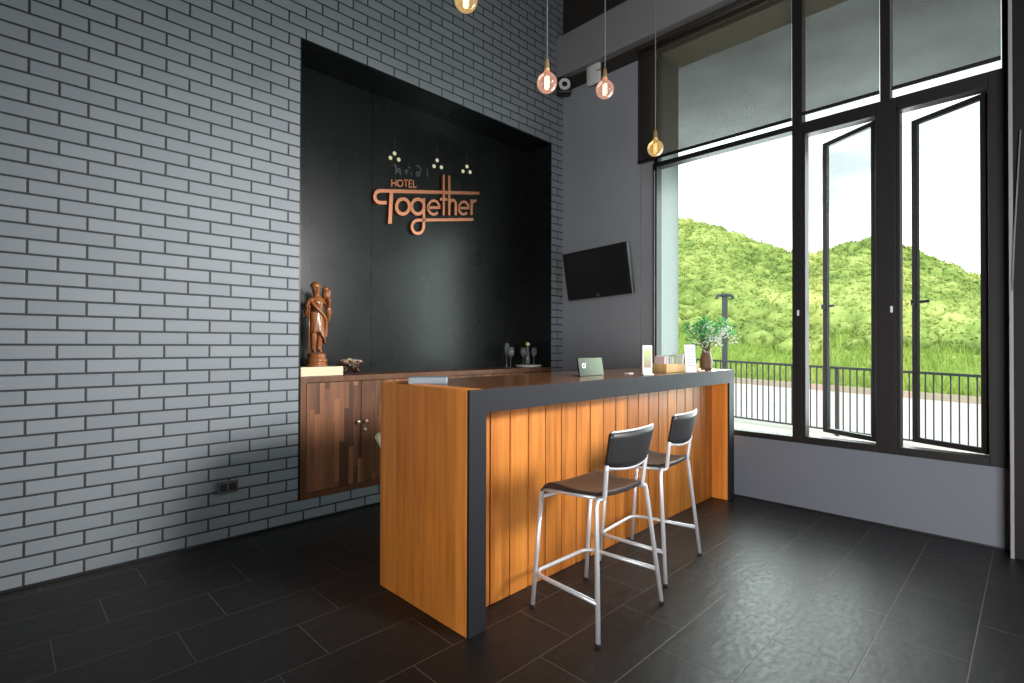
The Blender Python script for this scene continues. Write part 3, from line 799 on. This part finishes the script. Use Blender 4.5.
# ------------------------------------------------------------------ things on the counter
def on_top(x): return CT+.0005
Z = CT+.0005
t = thing('desk_sign', 'green-grey rectangular desk sign with a small white emblem on the counter', 'sign', (-1.716, -1.667, Z), 0)
t.rotation_euler = (0, 0, 0)
bm = NB(); m = Matrix.Rotation(math.radians(-10), 4, 'X'); box(bm, -.127, .127, -.004, .004, 0.001, .116, .002, m)
k = NT('green_acrylic'); v, s = k.xyz(); k.bsdf(k.ramp(k.mapr(k.math('ADD', s[0], k.math('MULTIPLY', s[2], .6)), -.1, .16), [(0, (.028, .040, .028)), (1, (.075, .115, .045))]), .3)
obj('sign_panel', bm, k.m, t)
bm = NB(); box(bm, -.127, .127, -.002, .055, 0, .004, .001); obj('sign_foot', bm, M['black'], t)
bm = NB(); box(bm, -.133, -.126, -.007, .006, 0.001, .117, .002, m); obj('edge_strip', bm, M['black'], t)
bm = NB()
ribbon(bm, arc(-.082, .066, .013, 60, 330, 14), .008, -.0065, -.004, fz=lambda x, z: (x, z)); ribbon(bm, [(-.070, .052), (-.060, .082)], .007, -.0065, -.004, fz=lambda x, z: (x, z))
bmesh.ops.transform(bm, matrix=m, verts=bm.verts[:]); obj('emblem', bm, M['paper'], t)
tag(obj('paper_tag', (lambda bm: (box(bm, -.03, .03, -.02, .02, 0, .006, .002), bm)[1])(NB()), plain('pinkish_white', (.80, .70, .68), .5), None, False, (-1.335, -1.70, Z)), 'small pale pink paper tag lying on the counter left of the picture stand', 'tag')
bm = NB(); box(bm, -.095, .095, -.062, .062, 0, .032, .003)
led = thing('ledger', 'slate blue ledger lying on the counter top near its left end', 'book', (-2.89, -1.50, Z), math.radians(-38))
obj('cover', bm, plain('slate_blue_cover', (.19, .23, .27), .45), led)
bm = NB(); box(bm, -.088, .097, -.057, .057, .005, .027); obj('pages', bm, M['paper'], led)
tag(obj('note_pad', (lambda bm: (box(bm, -.085, .085, -.045, .045, 0, .014, .002), bm)[1])(NB()), plain('beige_paper', (.62, .42, .27), .6), None, False, (-2.71, -1.27, Z)), 'beige note pad lying behind the slate blue ledger', 'note pad').rotation_euler = (0, 0, -.3)
ps = thing('picture_stand', 'white plastic stand with a green picture on the counter, left of the wooden tray', 'stand', (-1.405, -1.885, Z), math.radians(-38))
bm = NB(); box(bm, -.034, .034, -.006, .006, 0.012, .198, .006); box(bm, -.036, .036, -.028, .028, 0, .012, .004); obj('stand_body', bm, M['white'], ps)
k = NT('green_picture'); v, s = k.xyz(); n = k.noise(v, 30, 3)
k.bsdf(k.ramp(k.mapr(s[2], .05, .17), [(0, (.30, .20, .16)), (.45, (.34, .36, .22)), (1, (.44, .58, .20))]), .4)
bm = NB(); box(bm, -.024, .024, -.0075, -.006, .05, .165); obj('picture', bm, k.m, ps)
tr = thing('wooden_tray', 'pale wooden box tray full of packets at the window end of the counter', 'tray', (-.80, -1.745, Z), -.14)
bm = NB(); w, d, h = .2, .095, .062
box(bm, -w, w, -d, d, 0, .008, .002)
for a in ((-w, w, -d, -d+.009), (-w, w, d-.009, d), (-w, -w+.009, -d+.009, d-.009), (w-.009, w, -d+.009, d-.009)): box(bm, *a, .008, h, .002)
obj('tray_box', bm, M['palewood'], tr)
pk = [('pink', (.82, .62, .60)), ('white', (.82, .82, .80)), ('grey', (.45, .45, .48)), ('white', (.80, .80, .78)), ('green', (.50, .62, .40)), ('white', (.84, .82, .80)), ('brown', (.42, .28, .16)), ('yellow', (.85, .75, .45)), ('blue', (.50, .58, .68))]
wh = ['at the left end', 'second from the left end', 'third from the left end', 'left of the middle', 'in the middle', 'right of the middle', 'third from the right end', 'second from the right end', 'at the right end']
ca, sa = math.cos(-.14), math.sin(-.14)
for i, (cn, c) in enumerate(pk):
    bm = NB(); hh = .098+.026*random.random(); lx = -.168+i*.042; ly = random.uniform(-.012, .012)
    m = Matrix.Translation((0, 0, 0)) @ Matrix.Rotation(random.uniform(-.10, .10), 4, 'Y')
    box(bm, -.006, .006, -.052, .052, .002, hh, .003, m)
    o = obj('packet', bm, plain(cn+'_packet_paper', c, .5), None, False, (-.80+lx*ca-ly*sa, -1.745+lx*sa+ly*ca, Z+.0085)); o.rotation_euler = (0, 0, -.14+random.uniform(-.15, .15))
    tag(o, '%s upright packet %s of the pale wooden tray' % (cn, wh[i]), 'packet', 'packets in the wooden tray')
cdm = thing('menu_card', 'tall white printed card standing before the wooden tray', 'card', (-.845, -1.918, Z), math.radians(-22))
bm = NB(); m = Matrix.Rotation(math.radians(-6), 4, 'X'); box(bm, -.05, .05, -.002, .002, 0.001, .205, 0, m); box(bm, -.05, .05, -.0005, .014, 0, .002); obj('card_sheet', bm, M['paper'], cdm)
bm = NB()
for i in range(7):
    z = .175-.021*i; box(bm, -.036, .036-.012*(i % 3), -.0032, -.0022, z, z+.005, 0, m)
obj('print_lines', bm, plain('pale_blue_ink', (.52, .55, .66), .6), cdm)
bm = NB(); ball(bm, (0, 0, .012), .014, 2, (1, 1, .85)); tag(obj('red_button', bm, plain('red_plastic', (.55, .03, .03), .35), None, True, (-.785, -1.922, Z)), 'small round red button lying at the foot of the white card', 'button')
bm = NB(); box(bm, -.055, .055, -.012, .012, 0, .012, .003); o = obj('orange_pen_box', bm, plain('orange_card', (.80, .40, .20), .5), None, False, (-.665, -1.905, Z)); tag(o, 'slim orange box lying right of the red button on the counter', 'box'); o.rotation_euler = (0, 0, .03)
# vase of flowers
vs = thing('flower_vase', 'brown vase of white baby\'s breath and green leaves at the counter\'s window end', 'flowers', (-.29, -1.775, Z))
bm = NB(); lathe(bm, [(.0001, 0), (.042, 0), (.046, .02), (.050, .07), (.040, .12), (.032, .145), (.036, .165), (.031, .165), (.028, .145), (.0001, .13)], 22)
obj('vase', bm, wood('brown_vase', (.10, .05, .03), (.30, .17, .10), rough=.5), vs, True)
ends = []
bm = NB()
for i in range(46):
    a = random.uniform(0, 2*PI); s = random.uniform(.03, .20); hgt = random.uniform(.22, .40)-.3*max(0, s-.13)
    e = Vector((s*math.cos(a), s*math.sin(a)*.9, hgt)); ends.append(e)
    tube(bm, smooth_path([(random.uniform(-.012, .012), random.uniform(-.012, .012), .12), (e.x*.25, e.y*.25, .20), e*1.0], 1), .0016, 5)
obj('stems', bm, plain('dark_stem', (.07, .07, .03), .6), vs)
def quads(bm, c, r, n, size, flat=.4):
    for _ in range(n):
        d = Vector((random.gauss(0, 1), random.gauss(0, 1), random.gauss(0, 1))).normalized()*r*random.random()**.5
        p = Vector(c)+d; u = Vector((random.gauss(0, 1), random.gauss(0, 1), random.gauss(0, flat))).normalized(); w = u.cross(Vector((random.gauss(0, 1), random.gauss(0, 1), random.gauss(0, 1)))).normalized()
        s = size*random.uniform(.6, 1.3)
        bm.faces.new([bm.verts.new(p+u*s), bm.verts.new(p+w*s*.45), bm.verts.new(p-u*s), bm.verts.new(p-w*s*.45)])
bm = NB(); bw = NB()
for e in ends:
    if e.z > .30 or (e.x-e.y) < -.02 and e.z > .27: quads(bm, e, .055, 16, .020)
    else: quads(bm, e, .05, 4, .018)
    for _ in range(15 if (e.x-e.y) > -.06 else 7):
        d = Vector((random.gauss(0, 1), random.gauss(0, 1), random.gauss(0, 1))).normalized()*random.uniform(.01, .055)
        ball(bw, e+d+Vector((.025, -.025, -.035)), .0066, 1)
obj('foliage', bm, mat_leaf('fresh_leaf', [(.3, (.06, .20, .07)), (.55, (.14, .40, .13)), (.8, (.34, .58, .30))], 14), vs)
obj('blossoms', bw, plain('white_blossom', (.78, .80, .72), .7), vs)['kind'] = 'stuff'

# ------------------------------------------------------------------ chair behind the counter
ch = thing('desk_chair', 'cream upholstered chair mostly hidden behind the counter\'s left end', 'chair', (-2.430, -1.02, 0), 0)
M['cream_fabric'] = plain('cream_fabric', (.92, .82, .62), .8)
bm = NB(); box(bm, -.23, .23, -.22, .22, .42, .49, .02); obj('seat', bm, M['cream_fabric'], ch, True)
bm = NB(); vsx = []
for (hw, z, y) in ((.20, .47, .20), (.27, .56, .23), (.325, .680, .26), (.30, .70, .265)):
    vsx.append([bm.verts.new((-hw, y-.02, z)), bm.verts.new((hw, y-.02, z)), bm.verts.new((hw, y+.02, z)), bm.verts.new((-hw, y+.02, z))])
for A, B in zip(vsx, vsx[1:]):
    for k in range(4): bm.faces.new((A[k], A[(k+1) % 4], B[(k+1) % 4], B[k]))
bm.faces.new(vsx[0]); bm.faces.new(vsx[-1]); obj('backrest', bm, M['cream_fabric'], ch)
for sx in (-1, 1):
    for sy in (-1, 1):
        bm = NB(); tube(bm, [(sx*.21, sy*.2, 0), (sx*.19, sy*.18, .425)], .014, 10); obj('leg', bm, M['blockframe'], ch, True)
    bm = NB(); tube(bm, [(sx*.17, .19, .44), (sx*.18, .215, .56)], .012, 8); obj('back_post', bm, M['blockframe'], ch, True)

# ------------------------------------------------------------------ outside
def zg(y): return .036*(y+.2)
bm = NB()
vs_ = [bm.verts.new(p) for p in ((.2, -16, zg(-16)*.3), (4.75, -16, zg(-16)*.3), (4.75, -4, zg(-4)), (.2, -4, zg(-4)), (4.75, 14, zg(14)), (.2, 14, zg(14)))]
bm.faces.new((vs_[0], vs_[1], vs_[2], vs_[3])); bm.faces.new((vs_[3], vs_[2], vs_[4], vs_[5])); struct('terrace', bm, M['terrace'])
bm = NB(); box(bm, 4.2, 4.75, -16, 14, -.9, -.62); struct('terrace_wall', bm, M['extwhite'])
def zr(y): return -.16+.034*y
bm = NB(); a = [bm.verts.new((x, y, zr(y))) for x in (4.75, 14.2) for y in (-30, 60)]; bm.faces.new((a[0], a[2], a[3], a[1])); struct('road', bm, M['road'])
bm = NB(); q = [[bm.verts.new((x, y, zr(y)+z)) for (x, z) in ((14.0, -.02), (14.0, .16), (14.35, .18), (14.35, -.02))] for y in (-30, 60)]
for k in range(4): bm.faces.new((q[0][k], q[0][(k+1) % 4], q[1][(k+1) % 4], q[1][k]))
struct('kerb', bm, M['kerb'])
# facade outside the window: white return wall and eave slab
bm = NB(); box(bm, .08, .42, -1.16, -.9, 0, 4.5); struct('facade_return', bm, M['extwhite'])
bm = NB(); box(bm, .08, .44, -5, -.9, 4.08, 4.4); struct('facade_eave', bm, M['eave'])
# railing
def dir_u(u, v=346.0):
    d = fw+r2*((u-512)/F_PX)+u2*((341.5-v)/F_PX); return d
def at_x(u, x):
    d = dir_u(u); k = (x-CAMP.x)/d.x; return CAMP+d*k
RX = 4.32
rl = thing('terrace_railing', 'dark metal railing with thin upright bars along the terrace outside the window', 'railing', (RX, -2, 0))
YA, YZ = -4.9, 2.6
def rz(y): return zg(y)
def bar(name, y0, y1, z, w, par, hz):
    bm = NB(); q = [[bm.verts.new((x, y+2, rz(y)+z+zz)) for (x, zz) in ((-w, 0), (w, 0), (w, hz), (-w, hz))] for y in (y0, y1)]
    for k in range(4): bm.faces.new((q[0][k], q[0][(k+1) % 4], q[1][(k+1) % 4], q[1][k]))
    bm.faces.new(q[0]); bm.faces.new(q[1]); return obj(name, bm, M['rail'], par)
bar('top_rail', YA, YZ, .985, .025, rl, .035); bar('bottom_rail', YA, YZ, .07, .018, rl, .025)
PY = [at_x(u_, RX).y for u_ in (837, 987)]+[1.6]
n = int((YZ-YA)/.086)
for i in range(n+1):
    y = YA+i*.086; z = rz(y)
    if min(abs(y-q) for q in PY) < .05: continue
    bm = NB(); box(bm, -.008, .008, y+2-.008, y+2+.008, z+.08, z+.99); obj('baluster', bm, M['rail'], rl)
for y in PY:
    bm = NB(); z = rz(y); box(bm, -.025, .025, y+2-.025, y+2+.025, z, z+1.0, .004); obj('post', bm, M['rail'], rl)
# lamp post by the railing
p = at_x(724.8, 4.62); lz = zg(p.y)
lp = thing('garden_lamp', 'grey double-headed garden lamp post standing by the railing outside', 'lamp post', (p.x, p.y, lz))
H = 2.16-lz
bm = NB(); tube(bm, [(0, 0, 0), (0, 0, H)], .048, 14); ball(bm, (0, 0, H), .06, 2, (1.2, 1.2, .6)); tube(bm, [(0, 0, 0), (0, 0, .06)], .09, 14); obj('post', bm, M['lampgrey'], lp)
ax = Vector((.7, -.7, 0))
for s in (-1, 1):
    bm = NB(); tube(bm, smooth_path([Vector((0, 0, H-.05)), ax*s*.06+Vector((0, 0, H)), ax*s*.13+Vector((0, 0, H-.01)), ax*s*.15+Vector((0, 0, H-.07))]), .026, 10)
    hd = obj('lamp_head', bm, M['lampgrey'], lp, True)
# hillside terrain
SHR = [(.36, (.10, .155, .045)), (.47, (.25, .33, .095)), (.57, (.41, .47, .155)), (.70, (.57, .60, .26))]
import math as _m
SKY = [(300, 150), (420, 175), (520, 200), (600, 213), (677, 225), (707, 228), (738, 236), (763, 244), (792, 252), (810, 255), (827, 252), (850, 246), (874, 243), (890, 248), (905, 255), (918, 261), (944, 266), (967, 278), (985, 282), (1010, 293), (1060, 311), (1150, 326), (1400, 336), (2400, 340)]
def sky_v(u):
    for (a, b), (c, d) in zip(SKY, SKY[1:]):
        if a <= u <= c: return b+(d-b)*(u-a)/(c-a)
    return SKY[0][1] if u < SKY[0][0] else SKY[-1][1]
def azimuth(u): 
    d = dir_u(u); return math.atan2(d.y, d.x)
tab = []
for i in range(120):
    u = 300+2100*(i/119)**2; d = dir_u(u); tab.append((math.atan2(d.y, d.x), (346-sky_v(u))/math.sqrt(F_PX**2+(u-512)**2)))
tab.sort()
def ridge(az):
    if az <= tab[0][0]: return tab[0][1]
    for (a, b), (c, d) in zip(tab, tab[1:]):
        if a <= az <= c: return b+(d-b)*(az-a)/(c-a)
    return tab[-1][1]
RD = 62.0
def hill_z(x, y):
    dx, dy = x-CAMP.x, y-CAMP.y; r = math.hypot(dx, dy); az = math.atan2(dy, dx)
    top = max(.5, ridge(az)*RD+1.26-.5)
    q = max(0., min(1., (x-14.3)/max(8, RD*math.cos(az)+CAMP.x-14.3)))
    z0 = zr(y)+.1
    prof = .15*q+.85*(q**1.2)
    z = z0*(1-q)+top*prof
    if r > RD: z = top+ (r-RD)*.02
    z += 1.1*q*noise.noise(Vector((x*.09, y*.09, 0)))
    return z
bm = NB(); nx, ny = 70, 110; g = []
for i in range(nx+1):
    x = 14.3+ (i/nx)**1.4*75; row = []
    for j in range(ny+1):
        y = -45+ j/ny*125
        row.append(bm.verts.new((x, y, hill_z(x, y))))
    g.append(row)
for i in range(nx):
    for j in range(ny): bm.faces.new((g[i][j], g[i+1][j], g[i+1][j+1], g[i][j+1]))
GREEN = [(.3, (.14, .22, .05)), (.45, (.25, .34, .085)), (.58, (.38, .46, .14)), (.75, (.50, .56, .20))]
struct('hillside', bm, mat_leaf('hill_grass', GREEN, .25, transl=.0), None, True)
# shrubs on the hillside: uncountable growth, one object
def in_view(x, y):
    d = Vector((x, y, 0))-CAMP; dep = d.dot(Vector((fw.x, fw.y, 0)))
    if dep < 1: return False
    u = 512+F_PX*d.dot(r2)/dep
    return 625 < u < 1080
verts = []; faces = []
def clump(c, r, n, size):
    for _ in range(n):
        d = Vector((random.gauss(0, 1), random.gauss(0, 1), abs(random.gauss(0, 1))*1.0-.15)).normalized()
        rr = r*random.uniform(.75, 1.05)
        p = Vector((c[0]+d.x*rr, c[1]+d.y*rr, c[2]+d.z*rr*.85))
        nrm = (d+Vector((random.gauss(0, .38), random.gauss(0, .38), random.gauss(0, .38)))).normalized()
        u = nrm.orthogonal().normalized(); w = nrm.cross(u); a = random.uniform(0, PI); u, w = u*math.cos(a)+w*math.sin(a), w*math.cos(a)-u*math.sin(a)
        s = size*random.uniform(.6, 1.3); b = len(verts)
        verts.extend((p+u*s, p+w*s*.6, p-u*s, p-w*s*.6)); faces.append((b, b+1, b+2, b+3))
rng = random.Random(11); cnt = 0
cores = NB()
base = []
for sub in (2,):
    t_ = bmesh.new(); bmesh.ops.create_icosphere(t_, subdivisions=2, radius=1); t_.verts.ensure_lookup_table()
    bverts = [v.co.copy() for v in t_.verts]; bfaces = [[v.index for v in f.verts] for f in t_.faces]; t_.free()
cv = []; cf = []
def blob(c, r, seed):
    b0 = len(cv)
    for p in bverts:
        d = 1+.34*noise.noise(p*1.7+Vector((seed, 0, 0)))+.16*noise.noise(p*4.1+Vector((0, seed, 0)))
        cv.append((c[0]+p.x*r*d, c[1]+p.y*r*d, c[2]+p.z*r*d*.82))
    cf.extend([[b0+i for i in f] for f in bfaces])
while cnt < 3600:
    x = 17+rng.random()**1.1*70; y = -42+rng.random()*115
    if cnt % 2:      # the steep upper slope, seen broadside, needs as much growth as the bank
        az_ = math.radians(rng.uniform(-8, 36)); q_ = rng.uniform(38, RD+2); x = CAMP.x+q_*math.cos(az_); y = CAMP.y+q_*math.sin(az_)
    if not in_view(x, y): continue
    r0 = math.hypot(x-CAMP.x, y-CAMP.y)
    if r0 > RD+3: continue
    if x < 22 and noise.noise(Vector((x*.12, y*.12, 4.2))) < -.05: continue
    big = noise.noise(Vector((x*.07, y*.07, 9.0)))
    r = rng.uniform(.45, 1.05)*(.6 if x < 24 else (.72 if cnt % 2 else 1.0))*(1.0+.5*max(0, big))
    z = hill_z(x, y)
    blob((x, y, z+r*.05), r, cnt*1.37)
    clump((x, y, z+r*.08), r*1.06, int(60+60*r), .05+.0014*r0)
    cnt += 1
LEAFM = mat_leaf('shrub_leaf', SHR, .11, transl=.3)
me = bpy.data.meshes.new('shrub_leaves'); me.from_pydata([tuple(v) for v in verts], [], faces); me.materials.append(LEAFM)
sh = bpy.data.objects.new('hillside_shrubs', me); COL.objects.link(sh); tag(sh, 'dense light green shrubs covering the hillside beyond the road', 'shrubs', None, 'stuff')
me = bpy.data.meshes.new('shrub_mass'); me.from_pydata(cv, [], cf); me.materials.append(mat_leaf('shrub_mass_leaf', SHR, .11, transl=.0))
for p_ in me.polygons: p_.use_smooth = True
o = bpy.data.objects.new('shrub_mass', me); COL.objects.link(o); o.parent = sh; o['kind'] = 'stuff'
# tall grass on the bank behind the kerb
verts = []; faces = []
for _ in range(26000):
    x = 14.4+rng.random()**1.6*9; y = -24+rng.random()*60
    if not in_view(x, y): continue
    z = hill_z(x, y); h = rng.uniform(.18, .55); a = rng.uniform(0, PI); w = rng.uniform(.02, .05); l = rng.gauss(0, .12); l2 = rng.gauss(0, .12); b = len(verts)
    verts.extend(((x-w*math.cos(a), y-w*math.sin(a), z-.02), (x+w*math.cos(a), y+w*math.sin(a), z-.02), (x+l, y+l2, z+h)))
    faces.append((b, b+1, b+2))
me = bpy.data.meshes.new('bank_grass'); me.from_pydata(verts, [], faces); me.materials.append(mat_leaf('tall_grass', [(.3, (.26, .38, .09)), (.5, (.40, .52, .14)), (.75, (.56, .66, .24))], .35, transl=.4))
gr = bpy.data.objects.new('bank_grass', me); COL.objects.link(gr); tag(gr, 'tall bright green grass on the bank behind the road kerb', 'grass', None, 'stuff')

# ------------------------------------------------------------------ sky and light
w = bpy.data.worlds.new('overcast_sky'); scene.world = w; w.use_nodes = True
nt = w.node_tree; nt.nodes.clear()
def wn(t): return nt.nodes.new(t)
tc = wn('ShaderNodeTexCoord'); mp = wn('ShaderNodeMapping'); mp.inputs['Scale'].default_value = (1.0, 1.0, 2.6); mp.inputs['Location'].default_value = (.35, .1, .0)
nz = wn('ShaderNodeTexNoise'); nz.inputs['Scale'].default_value = 2.3; nz.inputs['Detail'].default_value = 6; nz.inputs['Roughness'].default_value = .52
rp = wn('ShaderNodeValToRGB'); e = rp.color_ramp.elements
e[0].position = .38; e[0].color = (.33, .345, .365, 1); e[1].position = .66; e[1].color = (1, 1, 1, 1)
bg = wn('ShaderNodeBackground'); bg.inputs[1].default_value = 3.2; ow = wn('ShaderNodeOutputWorld')
nt.links.new(tc.outputs['Generated'], mp.inputs[0]); nt.links.new(mp.outputs[0], nz.inputs['Vector']); nt.links.new(nz.outputs[0], rp.inputs[0]); sx = wn('ShaderNodeSeparateXYZ'); nt.links.new(tc.outputs['Generated'], sx.inputs[0])
mr = wn('ShaderNodeMapRange'); nt.links.new(sx.outputs[2], mr.inputs[0])
for i_, v_ in enumerate((.34, .47, 1.0, .36)): mr.inputs[i_+1].default_value = v_
mm = wn('ShaderNodeMix'); mm.data_type = 'RGBA'; mm.blend_type = 'MULTIPLY'; mm.inputs[0].default_value = 1
nt.links.new(rp.outputs[0], mm.inputs[6]); nt.links.new(mr.outputs[0], mm.inputs[7]); nt.links.new(mm.outputs[2], bg.inputs[0]); nt.links.new(bg.outputs[0], ow.inputs[0])
def area(name, loc, rot, sx, sy, power, col=(1, 1, 1)):
    l = bpy.data.lights.new(name, 'AREA'); l.shape = 'RECTANGLE'; l.size = sx; l.size_y = sy; l.energy = power; l.color = col
    o = bpy.data.objects.new(name, l); COL.objects.link(o); o.location = loc; o.rotation_euler = rot; return o
# daylight entering through the shopfront opening behind the viewer
area('shopfront_daylight', ((OX0+OX1)/2, YB-.25, 1.25), (math.radians(90), 0, 0), 3.0, 2.3, 10, (.95, .98, 1.0))
# daylight entering through the glazed front on the right, past the dark column
area('glass_front_daylight', (.25, -6.15, 1.6), (math.radians(90), 0, math.radians(90)), 3.0, 3.1, 60, (.95, .98, 1.0))
# soft spot added behind the viewer to brighten the counter and the brick wall
sp = bpy.data.lights.new('added_wash_spot', 'SPOT'); sp.energy = 1700; sp.spot_size = math.radians(47); sp.spot_blend = 1.0; sp.shadow_soft_size = .55; sp.color = (1, .985, .96)
so2 = bpy.data.objects.new('added_wash_spot', sp); COL.objects.link(so2); so2.location = (-1.35, -6.0, 2.7)
so2.rotation_euler = (Vector((-2.75, 0, 1.05))-Vector((-1.35, -6.0, 2.7))).to_track_quat('-Z', 'Y').to_euler()
# narrow-spread lamp added to brighten surfaces that face the near side
area('added_side_fill', (XN-.3, -6.25, 1.2), (math.radians(90), 0, math.radians(-90)), 2.6, 2.3, 300, (1.0, .98, .96)).data.spread = math.radians(100)
area('window_daylight', (.5, -2.15, 1.75), (math.radians(90), 0, math.radians(90)), 1.8, 2.3, 135, (.97, .99, 1.0))

sl = bpy.data.lights.new('hazy_sun', 'SUN'); sl.energy = 5.0; sl.angle = math.radians(8); sl.color = (1, .97, .90)
so = bpy.data.objects.new('hazy_sun', sl); COL.objects.link(so); so.rotation_euler = Vector((.48, .22, -.85)).to_track_quat('-Z', 'Y').to_euler()
# ------------------------------------------------------------------ render look
scene.view_settings.view_transform = 'Standard'; scene.view_settings.look = 'None'; scene.view_settings.exposure = 0; scene.view_settings.gamma = 1
cy = scene.cycles
cy.use_denoising = True; cy.max_bounces = 8; cy.diffuse_bounces = 4; cy.glossy_bounces = 4; cy.transparent_max_bounces = 16; cy.transmission_bounces = 6
cy.sample_clamp_indirect = 2.5; cy.caustics_reflective = False; cy.caustics_refractive = False
